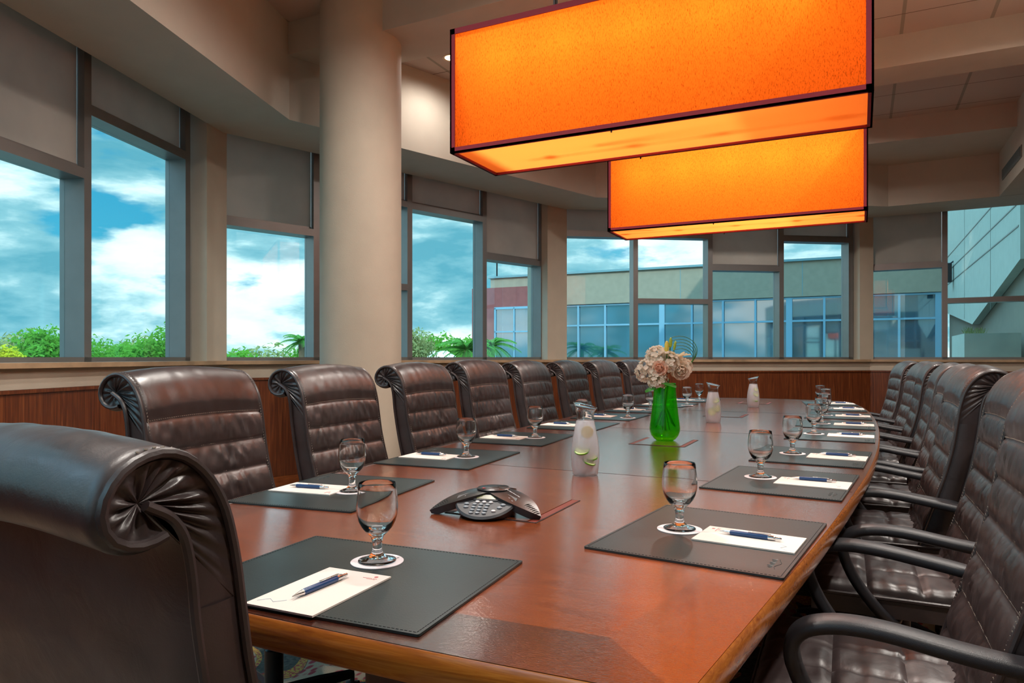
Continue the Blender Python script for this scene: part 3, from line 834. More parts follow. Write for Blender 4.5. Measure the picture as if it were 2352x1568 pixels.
# ------------------------------------------------------------------ carafes
mat_translucent('iced_water', (.93, .93, .97), (.97, .97, 1.0), .6)
def carafe(x, y, rz, label, slices):
    t = thing('water_carafe', label, 'carafe', (x, y, T_H+.0005), rz, 'carafes of iced water along the table centre')
    body = [(0, 0), (.040, 0), (.0435, .003), (.0475, .03), (.0498, .065), (.0488, .095), (.0440, .130), (.0365, .165), (.0315, .190)]
    bi = [(.0298, .190), (.0348, .165), (.0422, .130), (.047, .095), (.048, .065), (.0457, .03), (.041, .008), (0, .008)]
    MB().lathe(body+bi, 40).build('frosted_body', 'frosted_glass', t, ang=70)
    MB().lathe([(0, .010), (.026, .012), (.031, .03), (.033, .065), (.032, .095), (.029, .130), (.025, .165), (.022, .186), (0, .186)], 28).build('iced_water', 'iced_water', t)
    prof = [(.0315, .190, 0), (.0300, .203, 0), (.0310, .216, .2), (.0345, .229, .6), (.0405, .240, 1), (.0425, .2420, 1), (.0415, .2435, 1), (.0330, .229, .6), (.0292, .216, .2), (.0283, .203, 0), (.0298, .190, 0)]
    n_ = 40; V_ = []; F_ = []
    for i in range(n_):
        a = 2*pi*i/n_
        for r, z, q in prof: V_.append((r*cos(a), r*sin(a), z-.010*q*cos(a)))
    k = len(prof)
    for i in range(n_):
        j = (i+1) % n_
        for q in range(k-1): F_.append((i*k+q, j*k+q, j*k+q+1, i*k+q+1))
    MB().add(V_, F_).build('clear_neck', 'clear_glass', t, ang=70)
    R = Matrix.Rotation(rz, 3, 'Z')
    for (kind, px, py, pz, rx, ry, r, lab) in slices:
        s = thing('citrus_slice', lab, 'citrus slice', Vector((x, y, T_H+pz))+Vector((px*CS-py*SN, px*SN+py*CS, 0)), 0, 'citrus slices floating in the carafes')
        s.rotation_euler = (rx, ry, YAW)
        MB().lathe([(0, -.0022), (r*.92, -.0022), (r*.92, .0022), (0, .0022)], 28).build('flesh', 'lime_flesh' if kind == 'lime' else 'lemon_flesh', s)
        MB().lathe([(r*.92, -.0024), (r, -.002), (r*1.02, 0), (r, .002), (r*.92, .0024)], 28, closed=True).build('rind', 'lime_rind' if kind == 'lime' else 'lemon_flesh', s)
carafe(-.861, 2.318, YAW+pi*0+radians(-10), 'tall frosted water carafe nearest the camera, in front of the left row of chairs',
       [('lemon', .004, -.027, .152, pi/2, .1, .021, 'pale yellow lemon slice upright near the top of the nearest carafe'),
        ('lime', -.014, -.030, .088, .42, -.15, .026, 'green lime slice at the left side of the nearest carafe'),
        ('lime', .010, -.030, .050, .30, .35, .024, 'lower of two lime slices at the bottom of the nearest carafe'),
        ('lime', .020, -.024, .062, .25, -.12, .020, 'upper of two lime slices at the bottom right of the nearest carafe')])
carafe(-.830, 4.529, YAW+radians(-15), 'frosted water carafe in the middle of the table, just right of the green vase',
       [('lime', .008, -.026, .140, .9, -.5, .020, 'pale lime slice high in the middle carafe'),
        ('lime', .012, -.030, .092, 1.3, .1, .024, 'large pale lime slice in the middle of the middle carafe'),
        ('lime', -.016, -.030, .070, 1.2, -.9, .024, 'pale lime slice low at the left of the middle carafe')])
carafe(-.788, 6.053, YAW+pi+radians(-15), 'farthest frosted water carafe standing alone before the wood panelling',
       [('lime', .012, -.022, .148, .8, .6, .020, 'top lime slice in the farthest carafe'),
        ('lime', .010, -.028, .108, .8, .6, .024, 'middle lime slice in the farthest carafe'),
        ('lime', .006, -.028, .055, .12, 0, .022, 'bottom lime slice lying flat in the farthest carafe')])

# ------------------------------------------------------------------ vase and flowers
VX, VY = -.860, 3.430
vz = T_H+.003
va = thing('glass_vase', 'tall tapering green glass vase on the middle table hatch', 'vase', (VX, VY, vz))
vp = [(0, 0), (.040, 0), (.052, .008), (.066, .026), (.0725, .046), (.0735, .060), (.071, .085), (.064, .140), (.057, .200), (.0535, .245), (.0530, .280)]
vi = [(.0500, .280), (.0505, .245), (.054, .200), (.061, .140), (.068, .085), (.0705, .060), (.069, .046), (.060, .03), (.045, .018), (0, .015)]
MB().lathe(vp+vi, 48).build('vase_glass', 'green_glass', va, ang=70)
tw = MB()
for k in range(16):
    a = random.uniform(0, 2*pi); b = a+random.uniform(1.6, 3.2)
    tw.tube([(.02*cos(a), .02*sin(a), .30), (.008*cos(a), .008*sin(a), .19), (.05*cos(b), .05*sin(b), .05+random.uniform(0, .03))], .0028, 5)
tw.build('submerged_stems', 'stem_green', va)
def petal(mb, c, d, upv, w, l, cup=.35, mi=0, n=5, ruffle=.0):
    d = d.normalized(); side = d.cross(upv).normalized(); nrm = side.cross(d)
    ph = random.random()*6
    def fn(v, u):
        a = u*2-1; wid = w*(sin(pi*min(1, .12+v*.80)))**.7
        return c+d*l*v+side*a*wid+nrm*(cup*l*(v**2*.6+(a*a)*.35*v))+nrm*ruffle*l*sin(a*7+ph+v*3)*v
    mb.grid(fn, n, 6, mi)
def rose(p, r, label, mat, group, axis):
    t = thing('rose', label, 'flower', p, 0, group); ax = Vector(axis).normalized()
    u0 = ax.orthogonal().normalized(); v0 = ax.cross(u0); mb = MB()
    for ringi, (k, rr, tilt, ll) in enumerate(((4, .10, .15, .9), (5, .25, .35, 1.0), (6, .42, .7, 1.0), (7, .50, 1.1, 1.0), (7, .5, 1.5, .95))):
        for q in range(k):
            a = 2*pi*q/k+ringi*.6; out = u0*cos(a)+v0*sin(a)
            d = ax*cos(tilt)+out*sin(tilt); c = out*r*rr*.35-ax*r*.35
            petal(mb, c, d, out, r*.52, r*ll, -.45 if tilt < 1 else -.2, ruffle=.03, n=5)
    mb.build('petals', mat, t, ang=80)
    MB().tube([Vector((0, 0, 0))-ax*r*.3, Vector((0, 0, 0))-ax*r*.9], r*.12, 6).build('calyx', 'stem_green', t)
    return t
def hydr(p, r, label):
    t = thing('hydrangea', label, 'flower', p, 0, 'cream hydrangea heads in the bouquet'); mb = MB()
    for k in range(95):
        z = random.uniform(-.75, 1); a = random.uniform(0, 2*pi); q = (1-z*z)**.5
        nrm = Vector((q*cos(a), q*sin(a), z)); c = nrm*r*random.uniform(.86, 1.02)
        u0 = nrm.orthogonal().normalized(); v0 = nrm.cross(u0); off = random.uniform(0, 1.5)
        for j in range(4):
            b = off+j*pi/2; out = u0*cos(b)+v0*sin(b)
            petal(mb, c, out+nrm*.35, nrm, r*.13, r*.26, .2, n=3, ruffle=.06)
    mb.build('florets', 'hydrangea_petal', t, ang=80)
    return t
def bq(dx, dy, dz): return (VX+dx*CS-dy*SN, VY+dx*SN+dy*CS, vz+dz)
hydr(bq(-.085, -.01, .335), .058, 'cream hydrangea head at the left of the bouquet')
hydr(bq(-.045, -.045, .295), .046, 'cream hydrangea head drooping lowest over the vase rim')
hydr(bq(.005, -.03, .375), .058, 'cream hydrangea head in the middle of the bouquet below the lily buds')
hydr(bq(-.030, .03, .405), .055, 'cream hydrangea head at the top left of the bouquet')
rose(bq(-.040, -.075, .355), .036, 'blush pink rose at the front of the bouquet', 'blush_petal', None, (-.1, -1, .2))
rose(bq(.066, -.055, .345), .046, 'largest open cream rose at the front right of the bouquet', 'rose_petal', None, (.35, -.9, -.1))
rose(bq(.100, -.01, .362), .040, 'small cream rose at the right end of the bouquet', 'rose_petal', None, (.8, -.4, .25))
rose(bq(.062, .02, .395), .036, 'cream rose behind the open lily', 'rose_petal', None, (.2, -.4, .9))
lt = thing('lily', 'open pale yellow lily at the upper right of the bouquet', 'flower', bq(.055, -.03, .405)); mb = MB()
for k in range(6):
    a = 2*pi*k/6+.3; out = Vector((cos(a), sin(a)*.6, .5)); petal(mb, Vector((0, 0, 0)), out, Vector((0, 0, 1)), .011, .062, -.3, n=6)
mb.build('petals', 'lily_petal', lt, ang=80)
def bud(p, h, r, tilt, mat, label):
    t = thing('lily_bud', label, 'flower bud', p, 0, 'lily buds at the top of the bouquet')
    mb = MB().lathe([(.0, 0), (r*.7, h*.1), (r, h*.35), (r*.9, h*.7), (r*.55, h*.93), (0, h)], 12); mb.build('bud', mat, t); t.rotation_euler = (0, tilt, YAW)
    MB().tube([(0, 0, 0), (0, 0, -.05)], .003, 6).build('stem', 'stem_green', t)
bud(bq(.005, -.02, .425), .062, .012, 0, 'bud_yellow', 'fat yellow lily bud at the top of the bouquet')
bud(bq(.022, -.02, .452), .052, .009, .05, 'bud_green', 'tallest green lily bud, middle of the three')
bud(bq(.040, -.02, .440), .048, .007, .18, 'bud_green', 'slim green lily bud leaning right')
def leaf(p, d, w, l, label):
    t = thing('leaf', label, 'leaf', p, 0, 'green leaves under the bouquet'); mb = MB(); petal(mb, Vector((0, 0, 0)), Vector(d), Vector((0, -.3, 1)), w, l, -.25, n=8); mb.build('blade', 'leaf_green', t, ang=80)
leaf(bq(-.05, -.055, .268), (-1, -.5, -.3), .026, .062, 'serrated green leaf hanging at the left of the vase rim')
leaf(bq(-.03, -.075, .285), (1, -.2, -.05), .018, .075, 'broad green leaf across the front of the vase rim')
gl = MB()
for k in range(5):
    r = .052+.006*k
    P = [bq(.075+r*sin(a)*1.15-.0*k, -.01+.006*k, .350+.012*k*0+r*(1-cos(a))*.95+.004*k) for a in [pi*1.15*q/16 for q in range(17)]]
    gl.tube(P, .0016, 5)
o = gl.build('looped_grass', 'grass_blade'); tag(o, 'looped green grass blades at the right of the bouquet', 'grass')
o['kind'] = 'stuff'

# ------------------------------------------------------------------ conference phone
ph = thing('conference_phone', 'black three-legged conference phone with keypad on the table', 'phone', (-.882, 1.672, T_H+.0005), radians(11.9))
# local: keypad faces -Y, feet at 210, 330, 90 degrees
def ph_r(a):
    k = (a-pi/2) % (2*pi/3); k = min(k, 2*pi/3-k)          # 0 at a foot
    q = k/(pi/3); return .172*(1-q)**1.6+.046*(1-(1-q)**1.6)
def phf(v, u):
    a = u*2*pi; R_ = ph_r(a); r = v
    k = (a-pi/2) % (2*pi/3); k = min(k, 2*pi/3-k); q = k/(pi/3)
    zt = .060; rad = R_*r
    z = .060-.050*(rad/.172)**1.9
    return (rad*cos(a), rad*sin(a), z)
body = MB(); body.grid(phf, 16, 144)
V_ = []; n_ = 144
for i in range(n_):
    a = 2*pi*i/n_; R_ = ph_r(a); z = .060-.050*(R_/.172)**1.9
    V_ += [(R_*cos(a), R_*sin(a), z), (R_*.97*cos(a), R_*.97*sin(a), max(.001, z-.018))]
body.add(V_, [(2*i, 2*((i+1) % n_), 2*((i+1) % n_)+1, 2*i+1) for i in range(n_)])
body.add([V_[2*i+1] for i in range(n_)], [tuple(range(n_))])
body.build('phone_shell', 'phone_body', ph, ang=50)
MB().lathe([(.043, .0560), (.0445, .0590), (.042, .0612), (.0, .0640)], 48).build('speaker_dome', 'phone_body', ph)
mb = MB()
for k in range(10):
    r = .005+.0030*k
    mb.tube([(.008+r*cos(a), .006+r*sin(a), .0642-.0028*(hypot(.008+r*cos(a), .006+r*sin(a))/.042)**1) for a in [radians(-50+q*12) for q in range(11)]], .0007, 4)
mb.build('speaker_grille', 'gap_black', ph)
con = []
for q in range(25):
    a = pi+pi*q/24; con.append((.080*cos(a), -.056+.080*sin(a)))
con += [(.052, -.040), (-.052, -.040)]
cz = lambda x, y: .012+(y+.136)*.42
mb = MB(); n_ = len(con)
mb.add([(x, y, cz(x, y)) for x, y in con]+[(x*1.03, y*1.03, cz(x, y)-.006) for x, y in con]+[(x*.9, y*.92, .002) for x, y in con],
       [tuple(range(n_))]+[(k*n_+i, k*n_+(i+1) % n_, (k+1)*n_+(i+1) % n_, (k+1)*n_+i) for k in (0, 1) for i in range(n_)])
kp = mb.build('keypad_console', 'phone_panel', ph, ang=30)
tilt = Matrix.Rotation(math.atan(.42), 3, 'X')
def onp(mb, x, y, w, d, h=.003, rnd=True):
    if rnd:
        o = len(mb.v); mb.lathe([(w/2, 0), (w/2, h*.6), (w*.38, h), (0, h)], 14)
        for q in range(o, len(mb.v)):
            p = Vector((mb.v[q][0], mb.v[q][1]*d/w, mb.v[q][2])); p = tilt @ p; mb.v[q] = (p.x+x, p.y+y, p.z+cz(x, y))
    else: mb.box((x, y, cz(x, y)+h/2), (w, d, h), mtx=tilt)
for r_ in range(4):
    for c_ in range(3):
        mb = MB(); onp(mb, -.024+c_*.017, -.0895-r_*.0112, .012, .0075); mb.build('key', 'key_grey', kp)
for (x, y) in ((-.046, -.088), (-.044, -.101), (.050, -.086), (.044, -.098), (.056, -.060), (.048, -.071), (.066, -.071)):
    mb = MB(); onp(mb, x, y, .014, .009); mb.build('key', 'key_grey', kp)
for (x, y) in ((-.020, -.0785), (-.002, -.0785), (.016, -.0785), (-.056, -.060), (.032, -.112)):
    mb = MB(); onp(mb, x, y, .012, .008); q = mb.build('key', 'key_white', kp); tag(q, 'pale key')
mb = MB(); onp(mb, .0, -.061, .066, .026, .0025, False); fr_ = mb.build('display_bezel', 'phone_panel', kp, smooth=False)
mb = MB(); onp(mb, .0, -.061, .052, .018, .0036, False); mb.build('display', 'phone_screen', fr_, smooth=False)
def text(s, size, mat, parent, loc, rot, name):
    cu = bpy.data.curves.new(name, 'FONT'); cu.body = s; cu.size = size; cu.align_x = 'CENTER'; cu.extrude = .0002
    o = bpy.data.objects.new(name, cu); COL.objects.link(o); dg = bpy.context.evaluated_depsgraph_get()
    me = bpy.data.meshes.new_from_object(o.evaluated_get(dg)); bpy.data.objects.remove(o)
    me.materials.clear(); me.materials.append(M[mat]); q = bpy.data.objects.new(name, me); COL.objects.link(q)
    q.parent = parent; q.location = loc; q.rotation_euler = rot; return q
text('POLYCOM', .0065, 'print_grey', ph, (.008, -.031, .0626), (radians(5), 0, 0), 'printed_name')
mb = MB()
for a in (0, 2.1, 4.2):
    mb.add([(-.018+.003*cos(a+b)+.0025*cos(a), -.028+.003*sin(a+b)+.0025*sin(a), .0634) for b in (-.8, 0, .8, 2.4, 3.9)], [(0, 1, 2, 3, 4)])
mb.build('printed_emblem', 'print_red', ph, smooth=False)
text('No Mobile Phones Near', .005, 'print_white', ph, (.062, -.030, .0530), (radians(10), radians(16), radians(-30)), 'printed_caption')
mb = MB()
for fa in (radians(-30), radians(210)):
    for k in range(7):
        rr = .125+k*.006; z = .060-.050*(rr/.172)**1.9+.0005; w = .011*(1-k*.04)
        px, py = rr*cos(fa), rr*sin(fa); tx, ty = -sin(fa), cos(fa)
        mb.tube([(px-tx*w, py-ty*w, z-.001), (px, py, z+.0006), (px+tx*w, py+ty*w, z-.001)], .0010, 5)
mb.build('foot_grooves', 'gap_black', ph)

# ------------------------------------------------------------------ pendant lamps
def pendant(y0, label):
    x0, x1, d, zb, h = -1.738, .040, .457, 2.1135, .586
    t = thing('pendant_lamp', label, 'pendant lamp', ((x0+x1)/2, y0+d/2, zb), 0, 'rectangular orange fabric pendants over the table')
    w = x1-x0; a, b = w/2, d/2
    def panel(nm, P, mat):
        q = Vector(P[2])-Vector(P[0]); n_ = (Vector(P[1])-Vector(P[0])).cross(Vector(P[3])-Vector(P[0])).normalized()*.002
        mb = MB().add([Vector(p) for p in P], [(0, 1, 2, 3)])
        return mb.build(nm, mat, t, smooth=False, fix=False)
    mb = MB(); z0, z1 = .006, h
    mb.add([(-a, -b, z0), (a, -b, z0), (a, b, z0), (-a, b, z0), (-a, -b, z1), (a, -b, z1), (a, b, z1), (-a, b, z1)], [(0, 1, 5, 4), (1, 2, 6, 5), (2, 3, 7, 6), (3, 0, 4, 7)])
    mb.build('lamp_shade', 'shade_cloth', t, smooth=False)
    MB().add([(-a+.012, -b+.012, .012), (a-.012, -b+.012, .012), (a-.012, b-.012, .012), (-a+.012, b-.012, .012)], [(0, 1, 2, 3)]).build('diffuser', 'shade_diffuser', t, smooth=False)
    tr = MB(); e = .026
    for z in (e/2, h-e/2):
        for s in (-1, 1): tr.box((0, s*b, z), (w+.008, .008, e)); tr.box((s*a, 0, z), (.008, d+.008, e))
    for sx in (-1, 1):
        for sy in (-1, 1): tr.box((sx*(a-e/2+.004), sy*b, h/2), (e, .008, h)); tr.box((sx*a, sy*(b-e/2+.004), h/2), (.008, e, h))
    for s in (-1, 1): tr.box((0, s*(b-.006), .004), (w+.006, .020, .008)); tr.box((s*(a-.006), 0, .004), (.020, d+.006, .008))
    tr.build('shade_binding', 'shade_trim', t, smooth=False)
    fn = MB()
    for sy in (-1, 1): fn.lathe([(0, -.012), (.004, -.008), (.004, .006)], 10, (-.10, sy*(b-.006), 0))
    fn.build('finial', 'dark_metal', t)
    for x in (-.45, .45):
        MB().lathe([(.011, h-.16), (.011, 3.748-zb)], 12, (x, 0, 0)).lathe([(.06, 3.735-zb), (.06, 3.749-zb)], 24, (x, 0, 0)).build('hanging_rod', 'dark_metal', t)
    fb = MB().box((0, .06, h-.125), (w-.3, .008, .008)); fb.build('lamp_bar', 'dark_metal', t, smooth=False)
    for x in (-.64, -.32, 0, .32, .64):
        MB().lathe([(0, h-.25), (.018, h-.24), (.026, h-.215), (.018, h-.185), (.012, h-.168)], 14, (x, .06, .03)).build('bulb', 'bulb_glow', t)
        l = bpy.data.lights.new('bulb_light', 'POINT'); l.energy = LAMP; l.color = (1, .66, .34); l.shadow_soft_size = .09
        o = bpy.data.objects.new('bulb_light', l); COL.objects.link(o); o.parent = t; o.location = (x, -.03, h-.17)
LAMP = 3.3
pendant(2.866, 'larger-looking orange fabric box pendant nearest the camera')
pendant(5.183, 'orange fabric box pendant behind and below the nearest one')

# ------------------------------------------------------------------ outside
GZ = -4.2
g = MB().add([(-160, -160, GZ), (160, -160, GZ), (160, 160, GZ), (-160, 160, GZ)], [(0, 1, 2, 3)]).build('ground', 'asphalt', smooth=False); g['kind'] = 'structure'
def facpt(t_): # the long wing seen through the far windows
    X, Y = 1.84+8*t_, 25-4*t_; return Vector((X*CS-Y*SN, X*SN+Y*CS))
f0, f1 = facpt(-.33), facpt(1.30); fd = (f1-f0).normalized(); fn_ = Vector((-fd.y, fd.x))
bA = thing('office_wing', 'long tan building wing with blue glazing band outside the far windows', 'building', (0, 0, 0))
def fbx(mb, t0, t1, o0, o1, z0, z1, mi=0):
    a, b = facpt(t0), facpt(t1); P = [a+fn_*o0, b+fn_*o0, b+fn_*o1, a+fn_*o1]; mb.prism([(p.x, p.y) for p in P][::-1], z0, z1, mi)
mb = MB(); fbx(mb, -.33, 1.30, 0, 6, 3.0, 4.10); fbx(mb, -.33, 1.30, .3, 6, GZ, 3.0); mb.build('wall', 'facade_tan', bA, smooth=False)
mb = MB(); fbx(mb, -.34, 1.31, -.06, .5, 4.08, 4.15); mb.build('roof_cap', 'facade_cap', bA, smooth=False)
mb = MB()
for t_ in (.0, .46, .875): fbx(mb, t_, t_+.002, -.004, .01, 3.02, 4.08)
mb.build('wall_joint', 'facade_cap', bA, smooth=False)
mb = MB(); fbx(mb, -.02, 1.29, .10, .13, GZ+.3, 2.97); mb.build('glazing', 'curtain_glass', bA, smooth=False)
mb = MB()
for z in (2.96, 2.26, 1.0, .2): fbx(mb, -.02, 1.29, .04, .11, z-.028, z+.028)
for k in range(13):
    t_ = -.052+.1107*k; w_ = .010 if k in (4, 8, 12) else .0035
    fbx(mb, t_-w_, t_+w_, .03, .11, GZ+.3, 2.99)
mb.build('glazing_bars', 'facade_mullion', bA, smooth=False)
bR = thing('red_entrance_block', 'dark red building block with glazing outside, beyond the right blinds of the column window', 'building', (0, 0, 0))
mb = MB(); fbx(mb, -.355, -.045, -1.0, -.07, GZ, 3.62); mb.build('wall', 'facade_red', bR, smooth=False)
mb = MB(); fbx(mb, -.245, -.05, -1.02, -1.0, GZ, 2.86); mb.build('glazing', 'curtain_glass', bR, smooth=False)
mb = MB(); fbx(mb, -.25, -.045, -1.06, -1.0, 2.84, 2.92); fbx(mb, -.25, -.045, -1.06, -1.0, 2.02, 2.07); fbx(mb, -.25, -.243, -1.06, -1.0, GZ, 2.9); fbx(mb, -.165, -.160, -1.06, -1.0, GZ, 2.9)
mb.build('glazing_bars', 'facade_mullion', bR, smooth=False)
mb = MB().tube([(*facpt(-.30), 4.1), (*facpt(-.30), 4.75)], .03, 6); mb.build('roof_mast', 'dark_metal', bA)
# concrete wing at the right
WX = 2.07
bB = thing('concrete_wing', 'pale concrete building with a slanted sunlit patch outside the far right pane', 'building', (0, 0, 0))
def xz(mb, poly, x0, x1, mi=0):
    n_ = len(poly); V_ = [(x0, y, z) for y, z in poly]+[(x1, y, z) for y, z in poly]
    mb.add(V_, [tuple(range(n_)), tuple(range(2*n_-1, n_-1, -1))]+[(i, (i+1) % n_, n_+(i+1) % n_, n_+i) for i in range(n_)], mi)
mb = MB(); xz(mb, [(21.7, 2.29), (17.3, 1.83), (12.4, 2.57), (12.4, 12), (22.9, 12), (22.9, 2.4)], WX, WX+.13); mb.build('sunlit_patch', 'concrete', bB, smooth=False)  # pale slab cut to the outline of the sunlit patch on the wall
mb = MB(); xz(mb, [(22.9, GZ), (11.6, GZ), (11.6, 12), (22.9, 12)], WX+.14, WX+3); mb.build('shaded_wall', 'wing_shaded', bB, smooth=False)  # rest of the wing wall, its shade painted as a darker colour
mb = MB()
for z in (3.07, 3.41, 3.80): mb.box((WX-.003, 17.5, z), (.008, 10, .022))
for y in (15, 18.5): mb.box((WX-.002, y, 6.5), (.006, .012, 9))
mb.build('panel_joint', 'vent_metal', bB, smooth=False)
mb = MB().box((1.72, 13.1, -1.35), (.69, 1.6, 5.70)); mb.build('planter_wall', 'concrete', bB, smooth=False)
gm = MB()
for k in range(90):
    x = 1.40+random.random()*.26; y = 12.4+random.random()*.4; a = random.uniform(-.1, .1)
    gm.tube([(x, y, 1.49), (x+a*.5, y+random.uniform(-.05, .05), 1.50+random.uniform(.03, .11))], .003, 3)
tag(gm.build('planter_grass', 'foliage_dry'), 'tuft of dry grass on the concrete planter outside', 'grass', kind='stuff')
wl = thing('wall_lantern', 'small dark wall lantern on the concrete wing outside', 'lamp', (WX-.12, 20.6, 3.25))
MB().box((0, 0, 0), (.16, .22, .48)).build('housing', 'dark_metal', wl, smooth=False, bevel=.01); MB().tube([(.0, 0, .2), (.14, 0, .3)], .02, 6).build('bracket', 'dark_metal', wl)

# trees: crowns of leaf faces around branches
def tree_mesh(seed, R_, nl, leafs, spread=1.0):
    rnd = random.Random(seed); mb = MB(); blobs = []
    for k in range(9):
        a = rnd.uniform(0, 2*pi); q = rnd.uniform(.2, .75)*R_; blobs.append((Vector((q*cos(a)*spread, q*sin(a)*spread, rnd.uniform(-.35, .45)*R_)), R_*rnd.uniform(.33, .52)))
    blobs.append((Vector((0, 0, .42*R_)), R_*.5))
    for k in range(nl):
        c, r = rnd.choice(blobs); z = rnd.uniform(-.6, 1); a = rnd.uniform(0, 2*pi); q = (1-z*z)**.5
        nrm = Vector((q*cos(a), q*sin(a), z)); p = c+nrm*r*rnd.uniform(.65, 1.08)
        d1 = Vector((rnd.gauss(0, 1), rnd.gauss(0, 1), rnd.gauss(0, 1)))
        d1 = (d1-nrm*d1.dot(nrm)*.5).normalized(); d2 = d1.cross(nrm+Vector((rnd.gauss(0, .4), rnd.gauss(0, .4), rnd.gauss(0, .4)))).normalized(); s = leafs*rnd.uniform(.6, 1.3)
        o = len(mb.v); mb.v += [tuple(p-d1*s), tuple(p+d2*s*.45), tuple(p+d1*s), tuple(p-d2*s*.45)]; mb.f.append((o, o+1, o+2, o+3)); mb.m.append(0)
    return mb
def mk_tree(seed, R_, mat, name, cat):
    t = thing(name, '', cat, (0, 0, 0)); tree_mesh(seed, R_, 5200, R_*.055).build('crown', mat, t, smooth=False, fix=False)
    tr = MB().tube([(0, 0, -9), (.1, 0, -4), (0, .1, -R_*.3)], [.32, .24, .12], 8)
    for k in range(5):
        a = k*1.3; tr.tube([(0, 0, -R_*.6), (cos(a)*R_*.45, sin(a)*R_*.45, R_*.1)], [.10, .04], 5)
    tr.build('trunk', 'trunk', t); return t
def mk_palm(seed, R_, nf, name='palm_tree', cat='palm tree', th=9, droop=.9, stiff=False):
    rnd = random.Random(seed); t = thing(name, '', cat); mb = MB()
    for k in range(nf):
        a = 2*pi*k/nf+rnd.uniform(-.2, .2); el = rnd.uniform(-.1, 1.3); Lf = R_*rnd.uniform(.8, 1.1); P = []
        for q in range(11):
            s = q/10; rr = Lf*s*cos(el*(1-s*.3)); z = Lf*(s*sin(el)-(0 if stiff else droop*s*s*.75)); P.append(Vector((rr*cos(a), rr*sin(a), z)))
        mb.tube(P, [.03*(1-s/12) for s in range(11)], 4)
        for q in range(1, 10):
            for sub in (0, .5):
                p = P[q].lerp(P[q+1], sub) if q < 10 else P[q]; d = (P[q+1]-P[q-1]).normalized(); side = d.cross(Vector((0, 0, 1))).normalized()
                for s_ in (-1, 1):
                    ll = Lf*.28*(1-abs(q/10-.45)*1.1); e = p+(side*s_*.8+d*.55+Vector((0, 0, -.35)))*ll; w = d*R_*.018
                    o = len(mb.v); mb.v += [tuple(p-w), tuple(p+w), tuple(e)]; mb.f.append((o, o+1, o+2)); mb.m.append(0)
    mb.build('fronds', 'foliage_palm', t, smooth=False, fix=False)
    MB().tube([(0, 0, -th), (.1, 0, -th/2), (0, 0, 0)], [.2, .15, .12], 8).build('trunk', 'trunk', t); return t
tA = mk_tree(3, 3.0, 'foliage', 'leafy_tree', 'tree'); tB = mk_tree(11, 3.0, 'foliage_dry', 'leafy_tree', 'tree'); tC = mk_tree(21, 1.2, 'foliage_yellow', 'leafy_tree', 'tree')
used = set()
TREES = [ # proto, u, v_top, depth, scale, label
    ('B', 60, 757, 36, 1.0, 'dry-leaved tree outside at the bottom of the leftmost pane'),
    ('A', 122, 748, 26, .6, 'bright green tree outside the leftmost pane, beside the mullion'),
    ('C', 8, 792, 20, .8, 'yellow-green tree at the lower left corner of the leftmost pane'),
    ('A', 258, 782, 42, 1.1, 'green tree outside at the lower left of the tall pane'),
    ('B', 322, 774, 60, 1.6, 'tree with dry crown in the middle of the tall pane'),
    ('A', 388, 743, 32, .85, 'tallest dark green tree outside the tall pane left of the pier'),
    ('A', 548, 799, 40, 1.0, 'green tree outside at lower left of the pane beside the column'),
    ('B', 622, 790, 62, 1.7, 'broad green tree outside in the middle of the pane beside the column'),
    ('A', 712, 786, 44, 1.0, 'tree outside under the coconut palm'),
    ('B', 958, 752, 26, .42, 'thin airy tree outside right of the column'),
    ('A', 1022, 764, 38, .9, 'round green tree outside in the pane right of the column'),
    ('A', 1088, 772, 56, 1.2, 'green tree outside behind the spiky palm')]
PR = {'A': tA, 'B': tB, 'C': tC}
for (k, u, v, dep, sc, lab) in TREES:
    x, y = along(u, dep); R_ = 3.0 if k != 'C' else 1.2; ztop = CAM_H+dep*(HOR-v)/F_PX
    o = place(PR[k], k not in used, (x, y, ztop-R_*.92*sc), random.uniform(0, 6), lab); used.add(k); o.scale = (sc,)*3; o['group'] = 'trees outside the windows'
pa = mk_palm(5, 1.0, 26); pu = False
PALMS = [(693, 742, 30, 1.15, 'coconut palm outside against the sky left of the column'), (165, 800, 26, .9, 'low palm outside below the leftmost trees'), (232, 798, 24, .8, 'low bright palm outside at the left of the tall pane'),
         (375, 795, 26, .9, 'low palm outside at the right of the tall pane'), (520, 795, 26, .8, 'low palm outside beside the left jamb'), (1072, 742, 20, 1.05, 'spiky blue-green palm outside left of the red building'), (1128, 745, 22, .95, 'spiky palm right against the red building outside')]
for (u, v, dep, sc, lab) in PALMS:
    x, y = along(u, dep); ztop = CAM_H+dep*(HOR-v)/F_PX
    o = place(pa, not pu, (x, y, ztop-.75*sc), random.uniform(0, 6), lab); pu = True; o.scale = (sc,)*3; o['group'] = 'palms outside the windows'
x, y = along(1000, 30); t = thing('canopy_tent', 'small white canopy roof outside among the trees', 'canopy', (x, y, 1.0), YAW)
MB().add([(-1.1, -.8, 0), (1.1, -.8, 0), (1.1, .8, 0), (-1.1, .8, 0), (-.5, 0, .42), (.5, 0, .42)], [(0, 1, 5, 4), (1, 2, 5), (2, 3, 4, 5), (3, 0, 4)]).build('canopy_roof', 'white_canvas', t, smooth=False)
for s in (-1, 1):
    for q in (-1, 1): MB().tube([(s*1.05, q*.75, 0), (s*1.05, q*.75, GZ-1)], .04, 6).build('post', 'dark_metal', t)

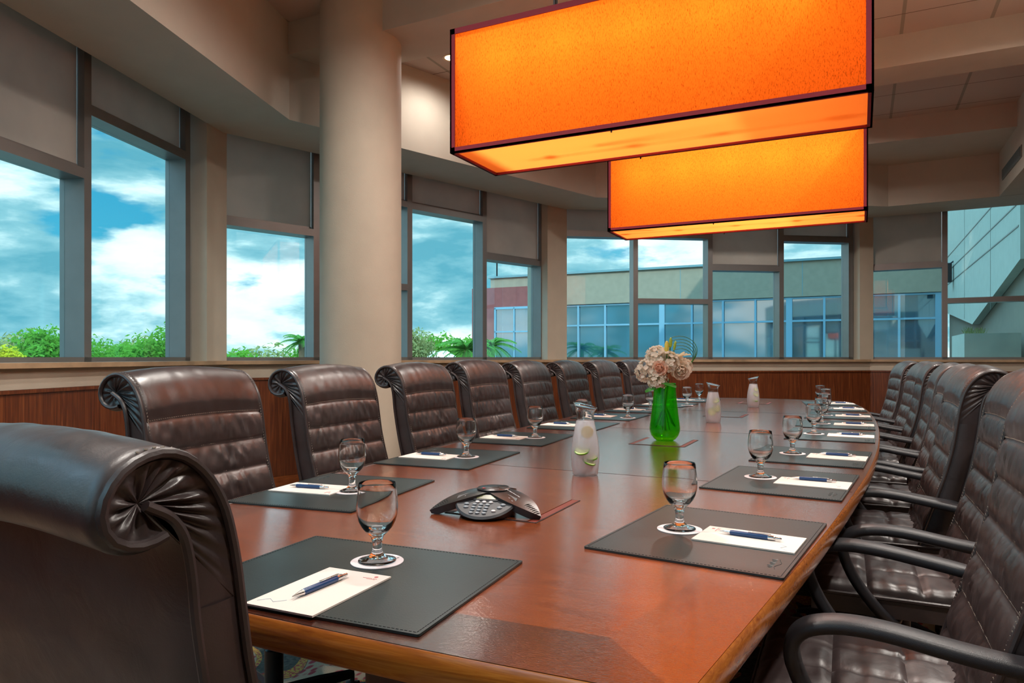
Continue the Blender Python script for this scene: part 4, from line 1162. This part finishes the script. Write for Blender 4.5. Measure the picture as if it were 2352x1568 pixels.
# ------------------------------------------------------------------ sky and sun
w = bpy.data.worlds.new('sky'); SC.world = w; w.use_nodes = True; t = w.node_tree; t.nodes.clear()
out = t.nodes.new('ShaderNodeOutputWorld'); bg = t.nodes.new('ShaderNodeBackground')
tc = t.nodes.new('ShaderNodeTexCoord'); sp = t.nodes.new('ShaderNodeSeparateXYZ'); L(t, tc.outputs['Generated'], sp.inputs[0])
z_ = math_(t, 'ADD', math_(t, 'MAXIMUM', sp.outputs[2], 0), .62)
cb = t.nodes.new('ShaderNodeCombineXYZ')
L(t, math_(t, 'DIVIDE', sp.outputs[0], z_), cb.inputs[0]); L(t, math_(t, 'DIVIDE', sp.outputs[1], z_), cb.inputs[1]); L(t, math_(t, 'MULTIPLY', sp.outputs[2], 3.6), cb.inputs[2])
n1 = noisetex(t, cb.outputs[0], 2.3, 12, .54, .12)
mp = t.nodes.new('ShaderNodeMapping'); mp.inputs['Location'].default_value = (3.1, 1.7, .4); L(t, cb.outputs[0], mp.inputs[0])
n2 = noisetex(t, mp.outputs[0], 3.6, 12, .56, .1)
blue = ramp(t, sp.outputs[2], [(0, (.20, .50, .60)), (.12, (.07, .38, .55)), (.3, (.015, .27, .48)), (.6, (.02, .22, .48))])
cloud = ramp(t, n2, [(.36, (.12, .36, .46)), (.45, (.26, .50, .58)), (.50, (.52, .70, .75)), (.55, (.86, .93, .94)), (.62, (1, 1, 1))])
mask = ramp(t, n1, [(.405, (0, 0, 0)), (.45, (1, 1, 1))])
hi = ramp(t, sp.outputs[2], [(.44, (1, 1, 1)), (.66, (3.6, 5.2, 6.0))])  # upper sky out of view, brightened and tinted blue to light the room
mm = t.nodes.new('ShaderNodeMix'); mm.data_type = 'RGBA'; mm.blend_type = 'MULTIPLY'; mm.inputs[0].default_value = 1; mm.clamp_result = False
L(t, mixc(t, mask, blue, cloud), mm.inputs[6]); L(t, hi, mm.inputs[7])
L(t, mm.outputs[2], bg.inputs[0]); bg.inputs[1].default_value = 1.5
L(t, bg.outputs[0], out.inputs[0])
sl = bpy.data.lights.new('sun', 'SUN'); sl.energy = 3.2; sl.color = (1, .95, .86); sl.angle = radians(.6)
so = bpy.data.objects.new('sun', sl); COL.objects.link(so)
so.rotation_euler = Vector((.50, -.62, .62)).to_track_quat('Z', 'Y').to_euler()

cy_ = SC.cycles
try:
    cy_.use_denoising = True; cy_.adaptive_threshold = .035; cy_.sample_clamp_indirect = 6; cy_.max_bounces = 8; cy_.transmission_bounces = 8; cy_.transparent_max_bounces = 12; cy_.diffuse_bounces = 4; cy_.glossy_bounces = 3; cy_.caustics_refractive = True; cy_.caustics_reflective = False; cy_.blur_glossy = .6
except Exception: pass
